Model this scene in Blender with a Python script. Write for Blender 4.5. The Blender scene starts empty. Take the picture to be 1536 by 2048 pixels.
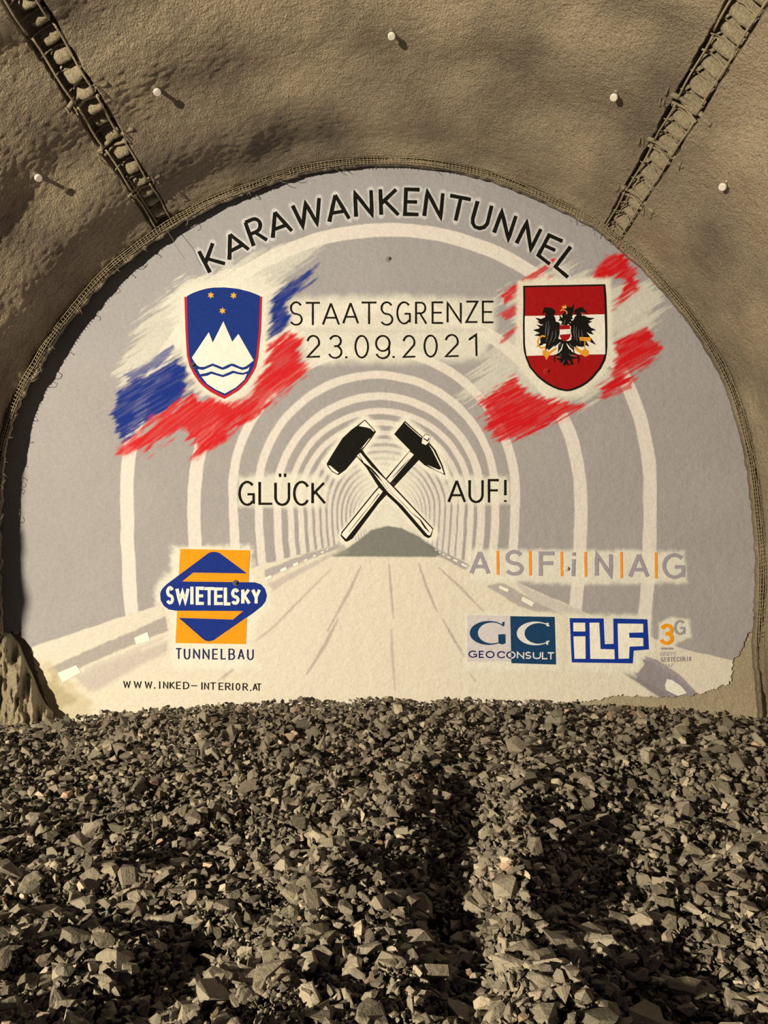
import bpy, bmesh, math
import numpy as np
from mathutils import Matrix, Vector, Euler

# ------------------------------------------------------------------ camera, light, exposure
SC = bpy.context.scene
COL = SC.collection
EYE = 1.45
FPX = 26.0 / 36.0 * 2048
cam_d = bpy.data.cameras.new('camera')
cam_d.sensor_fit = 'VERTICAL'; cam_d.sensor_height = 36.0; cam_d.lens = 26.0
cam_d.clip_start = 0.05; cam_d.clip_end = 200
cam = bpy.data.objects.new('camera', cam_d); COL.objects.link(cam)
PITCH = math.atan(176 / FPX); YAW = math.atan(30 / FPX)
cam.location = (0, 0, EYE)
cam.rotation_euler = (math.pi / 2 + PITCH, 0, YAW)
SC.camera = cam

world = bpy.data.worlds.new('world'); SC.world = world; world.use_nodes = True
world.node_tree.nodes['Background'].inputs[0].default_value = (0.20, 0.26, 1.0, 1)
world.node_tree.nodes['Background'].inputs[1].default_value = 0.03

ld = bpy.data.lights.new('floodlight', 'POINT')
ld.energy = 23000; ld.color = (1.0, 0.83, 0.57); ld.shadow_soft_size = 0.14
lo = bpy.data.objects.new('floodlight', ld); COL.objects.link(lo)
lo.location = (-10.8, -8.6, EYE + 1.8)

SC.view_settings.view_transform = 'Standard'
SC.view_settings.look = 'None'
SC.view_settings.gamma = 1.0
SC.view_settings.use_curve_mapping = False
SC.view_settings.exposure = 0.0

# ------------------------------------------------------------------ helpers
RNG = np.random.default_rng(7)
RM = np.array(Euler(cam.rotation_euler).to_matrix())

def ray(px, py):
    px = np.asarray(px, float); py = np.asarray(py, float)
    d = np.stack([(px - 768) / FPX, -(py - 1024) / FPX, -np.ones_like(px)], -1)
    return d @ RM.T

def at_y(px, py, y):
    """point seen at a photograph pixel on the vertical plane at distance y"""
    d = ray(px, py)
    t = np.asarray(y) / d[..., 1]
    p = d * t[..., None]
    p[..., 2] += EYE
    return p

def at_z(px, py, z):
    d = ray(px, py); t = (z - EYE) / d[..., 2]
    p = d * t[..., None]; p[..., 2] += EYE
    return p

def project(p):
    q = (np.asarray(p, float) - np.array([0, 0, EYE])) @ RM
    return 768 + FPX * q[..., 0] / -q[..., 2], 1024 - FPX * q[..., 1] / -q[..., 2], -q[..., 2]

def hsh(a, b, c, s):
    h = (a * 374761393 + b * 668265263 + c * 2147483647 + s * 1274126177) & 0xFFFFFFFF
    h = ((h ^ (h >> 13)) * 1274126177) & 0xFFFFFFFF
    h = ((h ^ (h >> 16)) * 2246822519) & 0xFFFFFFFF
    return ((h ^ (h >> 15)) & 0xFFFFFF) / float(0xFFFFFF)

def vn3(x, y, z, s=0):
    x, y, z = np.broadcast_arrays(x, y, z)
    xi = np.floor(x).astype(np.int64); yi = np.floor(y).astype(np.int64); zi = np.floor(z).astype(np.int64)
    fx = x - xi; fy = y - yi; fz = z - zi
    fx = fx * fx * (3 - 2 * fx); fy = fy * fy * (3 - 2 * fy); fz = fz * fz * (3 - 2 * fz)
    r = 0
    for dx in (0, 1):
        for dy in (0, 1):
            for dz in (0, 1):
                w = (fx if dx else 1 - fx) * (fy if dy else 1 - fy) * (fz if dz else 1 - fz)
                r = r + w * hsh(xi + dx, yi + dy, zi + dz, s)
    return r * 2 - 1

def vn(x, y, s=0):
    x, y = np.broadcast_arrays(np.asarray(x, float), np.asarray(y, float))
    xi = np.floor(x).astype(np.int64); yi = np.floor(y).astype(np.int64)
    fx = x - xi; fy = y - yi
    fx = fx * fx * (3 - 2 * fx); fy = fy * fy * (3 - 2 * fy)
    a = hsh(xi, yi, xi * 0, s); b = hsh(xi + 1, yi, xi * 0, s); c = hsh(xi, yi + 1, xi * 0, s); d = hsh(xi + 1, yi + 1, xi * 0, s)
    return ((a * (1 - fx) + b * fx) * (1 - fy) + (c * (1 - fx) + d * fx) * fy) * 2 - 1

def fbm(x, y, s=0, o=4):
    r = 0; a = 1; t = 0
    for i in range(o):
        r = r + a * vn(x * 2 ** i, y * 2 ** i, s + i); t += a; a *= .5
    return r / t

def fbm3(x, y, z, s=0, o=3):
    r = 0; a = 1; t = 0
    for i in range(o):
        r = r + a * vn3(x * 2 ** i, y * 2 ** i, z * 2 ** i, s + i); t += a; a *= .5
    return r / t

def sstep(a, b, x):
    t = np.clip((x - a) / (b - a), 0, 1)
    return t * t * (3 - 2 * t)

def fast_mesh(name, V, F, smooth=False, colors=None):
    """V (n,3); F (m,k) one face size"""
    me = bpy.data.meshes.new(name)
    V = np.ascontiguousarray(V, np.float32); F = np.ascontiguousarray(F, np.int32)
    m, k = F.shape
    me.vertices.add(len(V)); me.vertices.foreach_set('co', V.ravel())
    me.loops.add(m * k); me.loops.foreach_set('vertex_index', F.ravel())
    me.polygons.add(m); me.polygons.foreach_set('loop_start', np.arange(0, m * k, k, dtype=np.int32))
    me.update(calc_edges=True)
    me.polygons.foreach_set('use_smooth', np.full(m, smooth))
    if colors is not None:
        ca = me.color_attributes.new('Col', 'FLOAT_COLOR', 'POINT')
        c = np.ones((len(V), 4), np.float32); c[:, :3] = colors
        ca.data.foreach_set('color', c.ravel())
    me.validate()
    return me

def link(name, me, mat=None, parent=None, label=None, cat=None, group=None, kind=None):
    o = bpy.data.objects.new(name, me); COL.objects.link(o)
    if mat is not None and me is not None and len(me.materials) == 0: me.materials.append(mat)
    if parent is not None: o.parent = parent
    if label: o['label'] = label
    if cat: o['category'] = cat
    if group: o['group'] = group
    if kind: o['kind'] = kind
    return o

def thing(name, loc, label, cat, group=None):
    o = link(name, None, label=label, cat=cat, group=group)
    o.location = loc; o.empty_display_size = .2
    return o

def place(o, parent):
    """parent without moving: mesh data is in world coordinates"""
    o.parent = parent
    o.matrix_parent_inverse = Matrix.Translation(Vector(parent.location)).inverted()
    return o

def grid_faces(nr, nc):
    i = np.arange(nr - 1)[:, None] * nc + np.arange(nc - 1)[None, :]
    return np.stack([i, i + 1, i + nc + 1, i + nc], -1).reshape(-1, 4)

class MB:
    """collects tubes and blobs with one face size (quads)"""
    def __init__(s): s.v = []; s.f = []; s.n = 0
    def add(s, V, F):
        s.v.append(np.asarray(V, float)); s.f.append(np.asarray(F) + s.n); s.n += len(V)
    def tube(s, pts, r, k=6, cap=True):
        P = np.asarray(pts, float); n = len(P)
        r = np.broadcast_to(np.asarray(r, float), (n,))
        T = np.gradient(P, axis=0); T /= np.linalg.norm(T, axis=1)[:, None] + 1e-12
        up = np.array([0, 0, 1.0])
        if abs(T[0] @ up) > .9: up = np.array([1.0, 0, 0])
        V = []
        u = np.cross(T[0], up)
        for i in range(n):
            u = u - T[i] * (u @ T[i]); u /= np.linalg.norm(u) + 1e-12
            w = np.cross(T[i], u)
            a = np.arange(k) * 2 * math.pi / k
            V.append(P[i] + r[i] * (np.cos(a)[:, None] * u + np.sin(a)[:, None] * w))
        V = np.concatenate(V)
        F = []
        for i in range(n - 1):
            for j in range(k):
                F.append((i * k + j, i * k + (j + 1) % k, (i + 1) * k + (j + 1) % k, (i + 1) * k + j))
        if cap:
            b = len(V); V = np.vstack([V, P[0], P[-1]])
            for j in range(0, k, 2):
                F.append((b, (j + 2) % k, (j + 1) % k, j))
                o = (n - 1) * k
                F.append((b + 1, o + j, o + (j + 1) % k, o + (j + 2) % k))
        s.add(V, F)
    def mesh(s, name, smooth=True):
        return fast_mesh(name, np.vstack(s.v), np.vstack(s.f), smooth)

# ------------------------------------------------------------------ materials
def nmat(name):
    m = bpy.data.materials.new(name); m.use_nodes = True
    nt = m.node_tree; b = nt.nodes['Principled BSDF']
    return m, nt, b

def bump_chain(nt, b, layers, coord='Object'):
    tc = nt.nodes.new('ShaderNodeNewGeometry')
    prev = None
    for scale, dist, detail in layers:
        n = nt.nodes.new('ShaderNodeTexNoise'); n.inputs['Scale'].default_value = scale
        n.inputs['Detail'].default_value = detail; n.inputs['Roughness'].default_value = .6
        nt.links.new(tc.outputs['Position'], n.inputs['Vector'])
        bp = nt.nodes.new('ShaderNodeBump'); bp.inputs['Strength'].default_value = 1.0
        bp.inputs['Distance'].default_value = dist
        nt.links.new(n.outputs['Fac'], bp.inputs['Height'])
        if prev: nt.links.new(prev.outputs[0], bp.inputs['Normal'])
        prev = bp
    nt.links.new(prev.outputs[0], b.inputs['Normal'])

def noise_col(nt, b, cols, scale, detail=6, pos=(.3, .7)):
    g = nt.nodes.new('ShaderNodeNewGeometry')
    n = nt.nodes.new('ShaderNodeTexNoise'); n.inputs['Scale'].default_value = scale; n.inputs['Detail'].default_value = detail
    nt.links.new(g.outputs['Position'], n.inputs['Vector'])
    r = nt.nodes.new('ShaderNodeValToRGB'); nt.links.new(n.outputs['Fac'], r.inputs[0])
    e = r.color_ramp.elements
    e[0].position = pos[0]; e[0].color = (*cols[0], 1); e[1].position = pos[1]; e[1].color = (*cols[1], 1)
    return r

def shotcrete_mat(name, c0, c1, bumps, rough=.92):
    m, nt, b = nmat(name)
    r = noise_col(nt, b, (c0, c1), .9, 8)
    r2 = noise_col(nt, b, ((.72, .72, .74), (1.12, 1.1, 1.06)), 42, 5)
    mx = nt.nodes.new('ShaderNodeMix'); mx.data_type = 'RGBA'; mx.blend_type = 'MULTIPLY'; mx.inputs[0].default_value = 1
    nt.links.new(r.outputs[0], mx.inputs[6]); nt.links.new(r2.outputs[0], mx.inputs[7])
    nt.links.new(mx.outputs[2], b.inputs['Base Color'])
    b.inputs['Roughness'].default_value = rough
    b.inputs['Specular IOR Level'].default_value = .25
    bump_chain(nt, b, bumps)
    return m

M_SHELL = shotcrete_mat('shotcrete', (.19, .168, .140), (.455, .397, .305), [(12, .03, 5), (46, .03, 3)])
M_EDGE = shotcrete_mat('edge_shotcrete', (.42, .38, .29), (.55, .50, .38), [(20, .03, 5), (80, .012, 4)])
M_WALL = shotcrete_mat('face_shotcrete', (.38, .34, .26), (.47, .43, .33), [(10, .02, 5), (70, .006, 4)])
M_FLOOR = shotcrete_mat('shaded_gravel_fines', (.02, .018, .015), (.06, .055, .045), [(30, .04, 6)])  # near-black fines: shade in the gaps between stones is put into the colour
M_BAR = shotcrete_mat('dusty_steel', (.28, .25, .19), (.42, .37, .27), [(60, .01, 4)], .8)

def attr_mat(name, rough, spec, bumps):
    m, nt, b = nmat(name)
    a = nt.nodes.new('ShaderNodeVertexColor'); a.layer_name = 'Col'
    r2 = noise_col(nt, b, ((.93, .93, .93), (1.05, 1.05, 1.05)), 26, 5)
    mx = nt.nodes.new('ShaderNodeMix'); mx.data_type = 'RGBA'; mx.blend_type = 'MULTIPLY'; mx.inputs[0].default_value = 1
    nt.links.new(a.outputs[0], mx.inputs[6]); nt.links.new(r2.outputs[0], mx.inputs[7])
    nt.links.new(mx.outputs[2], b.inputs['Base Color'])
    b.inputs['Roughness'].default_value = rough; b.inputs['Specular IOR Level'].default_value = spec
    bump_chain(nt, b, bumps)
    return m
M_PAINT = attr_mat('mural_paint', .75, .15, [(7, .018, 4), (55, .0045, 3)])
M_STONE = attr_mat('stone', .8, .35, [(35, .012, 5), (150, .003, 4)])

def plain(name, col, rough=.5, metal=0.0):
    m, nt, b = nmat(name)
    r = noise_col(nt, b, (tuple(c * .85 for c in col), tuple(min(1, c * 1.08) for c in col)), 60, 4)
    nt.links.new(r.outputs[0], b.inputs['Base Color'])
    b.inputs['Roughness'].default_value = rough; b.inputs['Metallic'].default_value = metal
    return m
M_WHITE = plain('white_cap', (.9, .9, .86), .35)
M_STEEL = plain('bolt_steel', (.55, .53, .5), .35, .8)

# ------------------------------------------------------------------ outline of the face (photograph pixels on the plane y = 10)
YF = 10.0
PAINT = [(14, 1640), (10, 1400), (6, 1250), (4, 1120), (5, 1000), (10, 915), (20, 870), (41, 808), (77, 742), (109, 688), (153, 630), (191, 584), (227, 547), (273, 510),
         (309, 483), (340, 461), (376, 440), (431, 412), (486, 391), (522, 378), (595, 353), (650, 342), (704, 336), (796, 334), (850, 338), (906, 347),
         (979, 364), (1052, 393), (1125, 426), (1197, 464), (1236, 500), (1282, 538), (1322, 582), (1368, 637), (1409, 698), (1439, 752), (1467, 828),
         (1485, 899), (1497, 975), (1503, 1040), (1509, 1139), (1507, 1200), (1503, 1280), (1506, 1330), (1512, 1420), (1516, 1640)]
PAINT = np.array(PAINT, float)
pp = at_y(PAINT[:, 0], PAINT[:, 1], YF)
ph_k = np.arctan2(pp[:, 0], pp[:, 2] - EYE); rh_k = np.hypot(pp[:, 0], pp[:, 2] - EYE)
PH0, PH1 = ph_k[0], ph_k[-1]

def rho_paint(phi):
    f = lambda q: np.interp(q, ph_k, rh_k)
    w = .012
    return (f(phi - 2 * w) + 2 * f(phi - w) + 3 * f(phi) + 2 * f(phi + w) + f(phi + 2 * w)) / 9

LPX = 147.9                                   # pixels per metre on the face
Y_LIP = 9.62
KCONE = 0.055
D2R = math.pi / 180
SLOTS = ((-33.5 * D2R, -30.9 * D2R), (29.1 * D2R, 32.0 * D2R))

def shell_rho(phi, y, detail=True):
    r0 = (rho_paint(phi) + 24 / LPX) * Y_LIP / YF
    t = Y_LIP - y
    r = r0 * (1 + KCONE * t)
    und = (.040 + 0 * phi) * np.sin(t * 2 * math.pi / 1.15 + .9 + .5 * np.sin(phi * 3)) - .040 * math.sin(.9)
    r = r + und * np.clip(t * 3, 0, 1)
    if detail:
        sx = phi * 5.4
        r = r + .05 * fbm(sx * .9, y * 1.1, 11, 3) * np.clip(t * 4, .15, 1)
        lft = 1 + 1.1 * sstep(-.35, -1.0, phi)
        r = r + .011 * fbm(sx * 3.4, y * 2.6, 21, 3) * lft + .005 * fbm(sx * 11, y * 10, 25, 2)
        # long streaky folds on the left flank
        r = r + .07 * fbm(sx * 3.0, y * .55, 31, 3) * sstep(-.75, -1.15, phi)
        r = r + .0042 * vn(sx * 26, y * 30, 41) * (1 + sstep(.1, -.5, phi))
    return r

def slot_depth(phi, y):
    d = 0
    for i, (a, b) in enumerate(SLOTS):
        w = .0022 * vn(y * 9, 0 * y, 50 + i) + .001 * vn(y * 31, 0 * y, 60 + i)
        aa, bb = a + w, b + .0022 * vn(y * 8, 0 * y + 3, 70 + i)
        e = .004
        d = d + sstep(aa - e, aa, phi) * (1 - sstep(bb, bb + e, phi)) * .2
    return d

def shift(phi):
    """how much nearer to the painted wall the vault ends at the crown and right"""
    return .16 * (1 - sstep(-.15, -1.0, phi))

def slide(phi, y, r):
    d = shift(phi) * sstep(8.5, 9.6, y)
    return y + d, r * (1 + d / y)

def shell_pt(phi, y, lift=0.0, slot=False):
    r = shell_rho(phi, y) - lift
    if slot: r = r + slot_depth(phi, y)
    y, r = slide(phi, y, r)
    return np.stack([r * np.sin(phi), y + 0 * r, EYE + r * np.cos(phi)], -1)

def shell_hit(px, py):
    d = ray(px, py)
    lo_, hi_ = 2.0, 9.6
    for _ in range(40):
        y = (lo_ + hi_) / 2
        p = d * (y / d[1]); rho = math.hypot(p[0], p[2]); phi = math.atan2(p[0], p[2])
        if rho > float(shell_rho(np.array(phi), np.array(y))): hi_ = y
        else: lo_ = y
    return phi, y

# ------------------------------------------------------------------ tunnel shell
phis = np.linspace(PH0, PH1, 780)
ex = []
for a, b in SLOTS:
    for q in (a, b): ex += list(q + np.linspace(-.008, .008, 9))
phis = np.unique(np.concatenate([phis, ex]))
ys = np.concatenate([np.linspace(Y_LIP - .002, 6.9, 185), np.linspace(6.85, 4, 30), np.linspace(3.9, 2.3, 10)])
PHg, Yg = np.meshgrid(phis, ys)
R = shell_rho(PHg, Yg) + slot_depth(PHg, Yg)
Yg2, R = slide(PHg, Yg, R)
SV = np.stack([R * np.sin(PHg), Yg2, EYE + R * np.cos(PHg)], -1)
# lip rows behind the shell edge
left = sstep(-.05, -.5, phis)
def lip_row(off, y, jit):
    n = jit * (fbm(phis * 60, phis * 0, int(off * 3) + 90, 3))
    r = (rho_paint(phis) + (off + n) / LPX) * y / YF
    return np.stack([r * np.sin(phis), np.full_like(r, 1.0) * y, EYE + r * np.cos(phis)], -1)
rows = []
right = 1 - left
gap = .12 * np.clip(.35 + fbm(phis * 9, phis * 0, 77, 3) * 1.3 + .35 * left, 0, 1)
def lip_arr(off, y, jit=0):
    n = jit * fbm(phis * 70, phis * 0, 91, 3)
    r = (rho_paint(phis) + (off + n) / LPX) * y / YF
    return np.stack([r * np.sin(phis), y, EYE + r * np.cos(phis)], -1)
sh_ = shift(phis)
gap = np.clip(.6 + fbm(phis * 9, phis * 0, 77, 3) * 1.3, 0, 1)
rows.append(lip_arr(2 + 0 * phis, 10.06 + 0 * phis, 0))
rows.append(lip_arr(0 + 0 * phis, 9.99 + 0 * phis, 3))
rows.append(lip_arr(-1 * left + 3 * right, 9.76 + sh_ * .9, 5))
rows.append(lip_arr(2 + 4 * right, 9.68 + sh_, 5))
rows.append(lip_arr(7 + 3 * right, 9.66 + sh_, 4))
rows.append(lip_arr(10 + 2 * right, 9.70 + sh_ + gap * (.31 - sh_), 2))
rows.append(lip_arr(22 + 0 * phis, 9.70 + sh_ + gap * (.31 - sh_), 2))
LV = np.stack(rows)
allv = np.concatenate([LV, SV[0:]], 0)
# blend: the seam row is the shell's first row
me = fast_mesh('vault_shell', allv.reshape(-1, 3), grid_faces(allv.shape[0], allv.shape[1]), True)  # vault overhead and both side walls in one mesh
link('vault_shell', me, M_SHELL, kind='structure', label='tan sprayed-concrete tunnel vault arching over and beside the painted end wall')

# ------------------------------------------------------------------ face wall (unpainted shotcrete behind the mural)
gx = np.linspace(-6.2, 6.2, 150); gz = np.linspace(-1.2, 7.6, 110)
GX, GZ = np.meshgrid(gx, gz)
GY = 10.03 + .012 * fbm(GX * 2, GZ * 2, 5, 3)
me = fast_mesh('wall_back', np.stack([GX, GY, GZ], -1).reshape(-1, 3), grid_faces(110, 150), True)
link('wall_back', me, M_WALL, kind='structure')

# ------------------------------------------------------------------ mural: painted ground as vertex colour
E_ = np.array([1.0, .87, .66])
def P(r, g, b, k=1.0):
    c = np.array([r, g, b]) / 255.0
    c = np.where(c <= .04045, c / 12.92, ((c + .055) / 1.055) ** 2.4)
    return np.clip(c / E_ * k, .006, .9)
WHT = P(224, 211, 192); CREAM = P(229, 220, 194); GREY = P(164, 155, 145); BLK = P(16, 11, 12); BLUE = P(20, 46, 122)
RED = P(204, 20, 26); DRED = P(172, 12, 22); ORG = P(250, 150, 22); NAVY = P(28, 30, 84); TEAL = P(22, 60, 92); SHWHITE = P(236, 226, 214)
ROAD = P(222, 208, 180)

ST = 1.75
ux = np.arange(0, 1520, ST); uy = np.arange(326, 1500, ST)
X, Y = np.meshgrid(ux, uy); shp = X.shape
MV = at_y(X, Y, 9.992)
ph_m = np.arctan2(MV[..., 0], MV[..., 2] - EYE); rh_m = np.hypot(MV[..., 0], MV[..., 2] - EYE) * YF / 9.992
# lower right: the paint ends short of the vault
LOWR = [(1600, 1240), (1497, 1268), (1483, 1305), (1468, 1322), (1461, 1368), (1424, 1381), (1387, 1391), (1326, 1396), (1253, 1392), (1180, 1402), (1100, 1408), (1100, 1600), (1600, 1600)]
LOWL = [(-40, 1265), (40, 1268), (60, 1300), (72, 1340), (85, 1385), (100, 1425), (100, 1600), (-40, 1600)]

def sd_poly(pts, X, Y):
    pts = np.asarray(pts, float); n = len(pts)
    d = np.full(X.shape, 1e9); s = np.ones(X.shape)
    j = n - 1
    for i in range(n):
        ax, ay = pts[i]; bx, by = pts[j]
        ex, ey = bx - ax, by - ay; wx, wy = X - ax, Y - ay
        t = np.clip((wx * ex + wy * ey) / (ex * ex + ey * ey + 1e-9), 0, 1)
        d = np.minimum(d, (wx - ex * t) ** 2 + (wy - ey * t) ** 2)
        c1 = Y >= ay; c2 = Y < by; c3 = ex * wy > ey * wx
        flip = (c1 & c2 & c3) | (~c1 & ~c2 & ~c3)
        s = np.where(flip, -s, s)
        j = i
    return s * np.sqrt(d)

def win(x0, y0, x1, y1):
    i0 = max(0, int((y0 - 326) / ST)); i1 = min(shp[0], int((y1 - 326) / ST) + 1)
    j0 = max(0, int(x0 / ST)); j1 = min(shp[1], int(x1 / ST) + 1)
    return slice(i0, i1), slice(j0, j1)

C = np.empty(shp + (3,))
mott = fbm(X / 90, Y / 90, 3, 4)
C[:] = GREY[None, None] * (1 + .06 * mott[..., None])
# slightly bluish upper part, dustier lower left
C *= np.stack([1 - .03 * sstep(900, 400, Y), 1 - 0 * Y, 1 + .04 * sstep(900, 400, Y)], -1)

def over(sl, m, col):
    m = np.clip(m, 0, 1)[..., None]
    C[sl] = C[sl] * (1 - m) + np.asarray(col) * m

def spray(pts, col, soft, amp=6, a=1.0, seed=0, scale=9):
    """soft-edged sprayed patch inside a polygon"""
    pts = np.asarray(pts, float); mg = soft + amp + 4
    sl = win(pts[:, 0].min() - mg, pts[:, 1].min() - mg, pts[:, 0].max() + mg, pts[:, 1].max() + mg)
    x, y = X[sl], Y[sl]
    d = sd_poly(pts, x, y) + amp * fbm(x / scale, y / scale, seed, 3)
    over(sl, a * (1 - sstep(-soft * .5, soft * .5, d)), col)

# --- kerb lines, rings
kl = lambda x: np.interp(x, [0, 65, 252, 310, 520, 690, 760], [1316, 1294, 1231, 1213, 1130, 1085, 1072])
kr = lambda x: np.interp(x, [760, 860, 900, 1037, 1183, 1356, 1468, 1536], [1052, 1092, 1110, 1166, 1230, 1295, 1322, 1334])
kerb = np.where(X < 775, kl(X), kr(X)) + 1.2 * vn(X / 13, Y * 0, 8)
allw = (slice(None), slice(None))
rings = [(777, 983, 537, 27), (775, 1000, 400, 26), (748, 981, 291, 18), (754, 987, 245, 16), (758, 997, 212, 15.5), (761, 1003, 186.5, 12), (762, 1007, 167, 11.5)]
Rr = 150; cx, cy = 764, 1011
while Rr > 34:
    rings.append((cx, cy, Rr, Rr * .062)); Rr *= .905; cx += .7; cy += 2.2
wob = 1.6 * fbm(X / 40, Y / 40, 17, 3)
for (cx, cy, Rr, w) in rings:
    dy = np.where(Y < cy, Y - cy, (Y - cy) * .42)
    dd = np.hypot(X - cx, dy) + wob * min(1, Rr / 150)
    m = (1 - sstep(Rr - .9, Rr + .9, dd)) * sstep(Rr - w - .9, Rr - w + .9, dd)
    over(allw, m * (Y < kerb) * (.97 if Rr > 160 else .9), WHT)
# glow in the middle of the painted tunnel
gl = np.hypot((X - 775) / 92, (Y - 975) / 105)
over(allw, .80 * (1 - sstep(.35, 1.0, gl)) * (Y < kerb + 3), CREAM)
gl = np.hypot((X - 775) / 70, (Y - 1050) / 42)
over(allw, .85 * (1 - sstep(.3, 1.1, gl)), CREAM)

# --- road and kerbs
over(allw, sstep(kerb - 1, kerb + 1, Y), ROAD * (1 + .0 * mott[..., None]))
over(allw, sstep(kerb - 1, kerb + 1, Y) * (1 - sstep(kerb + 25, kerb + 60, Y)) * .25 * (X < 480), P(206, 196, 178))
KG = P(176, 163, 150)
def band(pts, col, soft=3, a=.9, seed=0, amp=2): spray(pts, col, soft, amp, a, seed, 12)
band([(95, 1338), (180, 1298), (262, 1264), (330, 1232), (336, 1262), (260, 1292), (180, 1326), (108, 1358)], P(160, 148, 138), 4, .85, 1)
band([(150, 1352), (240, 1316), (335, 1282), (335, 1304), (270, 1336), (200, 1380), (176, 1384)], P(184, 170, 156), 12, .7, 2)
band([(170, 1335), (260, 1300), (335, 1268), (335, 1274), (260, 1310), (170, 1346)], P(196, 184, 166), 6, .6, 2)
band([(528, 1140), (600, 1112), (692, 1084), (690, 1092), (604, 1124), (530, 1158)], P(168, 157, 150), 4, .9, 3)
band([(535, 1168), (600, 1136), (668, 1104), (668, 1110), (606, 1146), (545, 1182)], P(190, 175, 162), 6, .8, 4)
band([(855, 1090), (884, 1102), (940, 1130), (932, 1140), (880, 1114), (852, 1096)], P(160, 152, 145), 4, .9, 5)
band([(972, 1172), (1008, 1166), (1040, 1186), (1100, 1216), (1124, 1228), (1078, 1224), (1040, 1214)], P(172, 160, 150), 5, .9, 6)
band([(1024, 1160), (1060, 1178), (1200, 1238), (1180, 1240), (1110, 1222), (1060, 1200)], P(196, 186, 172), 5, .8, 7)
band([(1280, 1314), (1300, 1322), (1340, 1348), (1374, 1372), (1398, 1388), (1360, 1400), (1322, 1398), (1296, 1378), (1270, 1362), (1228, 1338), (1256, 1340), (1276, 1344), (1288, 1328)], P(146, 134, 132), 4, .97, 8, 3)
band([(1262, 1352), (1290, 1362), (1330, 1388), (1320, 1398), (1290, 1376)], P(128, 118, 114), 8, .6, 12, 3)
band([(1286, 1312), (1320, 1322), (1360, 1350), (1394, 1384), (1384, 1390), (1350, 1362), (1310, 1338)], P(150, 140, 142), 3, .9, 9)
band([(64, 1330), (100, 1322), (180, 1400), (186, 1440), (90, 1440)], P(200, 182, 140), 18, .75, 10, 12)
band([(75, 1372), (110, 1358), (150, 1400), (110, 1425)], P(176, 160, 120), 14, .8, 11, 10)
# expansion lines on the painted road (fine dark strokes)
def road_line(pts, w, a=.7, col=(168, 152, 138)):
    pts = np.asarray(pts, float)
    sl = win(pts[:, 0].min() - 8, pts[:, 1].min() - 8, pts[:, 0].max() + 8, pts[:, 1].max() + 8)
    x, y = X[sl], Y[sl]; d = np.full(x.shape, 1e9)
    n = len(pts)
    for i in range(n - 1):
        ax, ay = pts[i]; bx, by = pts[i + 1]
        t = np.clip(((x - ax) * (bx - ax) + (y - ay) * (by - ay)) / ((bx - ax) ** 2 + (by - ay) ** 2), 0, 1)
        ww = w * (.45 + .9 * np.sin(math.pi * np.clip((t + i) / (n - 1), 0, 1)))
        d = np.minimum(d, np.hypot(x - ax - (bx - ax) * t, y - ay - (by - ay) * t) - ww)
    over(sl, a * (1 - sstep(-.8, 2.2, d + .7 * vn(x / 4, y / 4, 6))), P(*col))
road_line([(722, 1132), (700, 1180), (655, 1262)], 1.7)
road_line([(676, 1238), (650, 1290), (614, 1348)], 2.2)
road_line([(664, 1136), (610, 1190), (545, 1256), (508, 1284)], 1.2, .6)
road_line([(778, 1128), (782, 1180), (787, 1236)], 1.2, .75)
road_line([(783, 1260), (785, 1310), (790, 1380)], 1.9, .55)
road_line([(837, 1126), (854, 1176), (874, 1224)], 1.4, .75)
road_line([(884, 1236), (910, 1282), (928, 1312)], 1.3, .7)
road_line([(878, 1136), (918, 1172), (966, 1222)], 1.3, .7)
road_line([(940, 1348), (952, 1364)], 1.0, .5)
road_line([(470, 1335), (450, 1352), (436, 1362)], 2.2, .6)
# dark mouth of the painted tunnel
spray([(664, 1113), (690, 1100), (718, 1080), (742, 1060), (775, 1052), (802, 1056), (836, 1072), (868, 1094), (882, 1108), (872, 1114)], P(120, 118, 106), 3.5, 1.0, .97, 4, 6)
spray([(690, 1090), (665, 1110), (672, 1114), (700, 1106)], P(150, 145, 130), 8, 3, .6, 5)

# --- sprayed light patches behind the writing
spray([(575, 598), (700, 592), (800, 590), (990, 602), (992, 655), (960, 720), (800, 728), (605, 724), (600, 690), (578, 660)], CREAM, 22, 6, .82, 21, 18)
spray([(590, 654), (760, 660), (975, 656), (975, 664), (760, 667), (600, 664)], P(205, 194, 176), 8, 3, .6, 22)
spray([(478, 955), (560, 945), (640, 950), (660, 975), (655, 1014), (560, 1016), (476, 1012)], CREAM, 16, 5, .80, 23, 14)
spray([(895, 952), (1012, 952), (1022, 965), (1020, 1008), (940, 1010), (892, 1008)], CREAM, 12, 4, .78, 24, 12)
spray([(936, 1098), (1368, 1102), (1374, 1166), (1150, 1170), (938, 1160)], CREAM, 12, 4, .85, 25, 12)
spray([(932, 1228), (1114, 1226), (1120, 1338), (926, 1340)], CREAM, 14, 5, .75, 26, 12)
spray([(1136, 1226), (1206, 1230), (1302, 1230), (1306, 1300), (1272, 1334), (1270, 1352), (1140, 1336)], CREAM, 12, 4, .85, 27, 12)
spray([(1318, 1246), (1345, 1234), (1378, 1238), (1382, 1275), (1356, 1284), (1348, 1296), (1316, 1290)], CREAM, 8, 3, .85, 28)
spray([(344, 1092), (504, 1092), (510, 1160), (540, 1180), (542, 1212), (510, 1250), (504, 1300), (524, 1340), (344, 1336), (340, 1220), (314, 1210), (310, 1175), (340, 1140)], CREAM, 17, 7, .9, 29, 8)
spray([(240, 1355), (530, 1358), (530, 1388), (240, 1384)], P(228, 214, 184), 12, 4, .4, 30)

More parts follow.
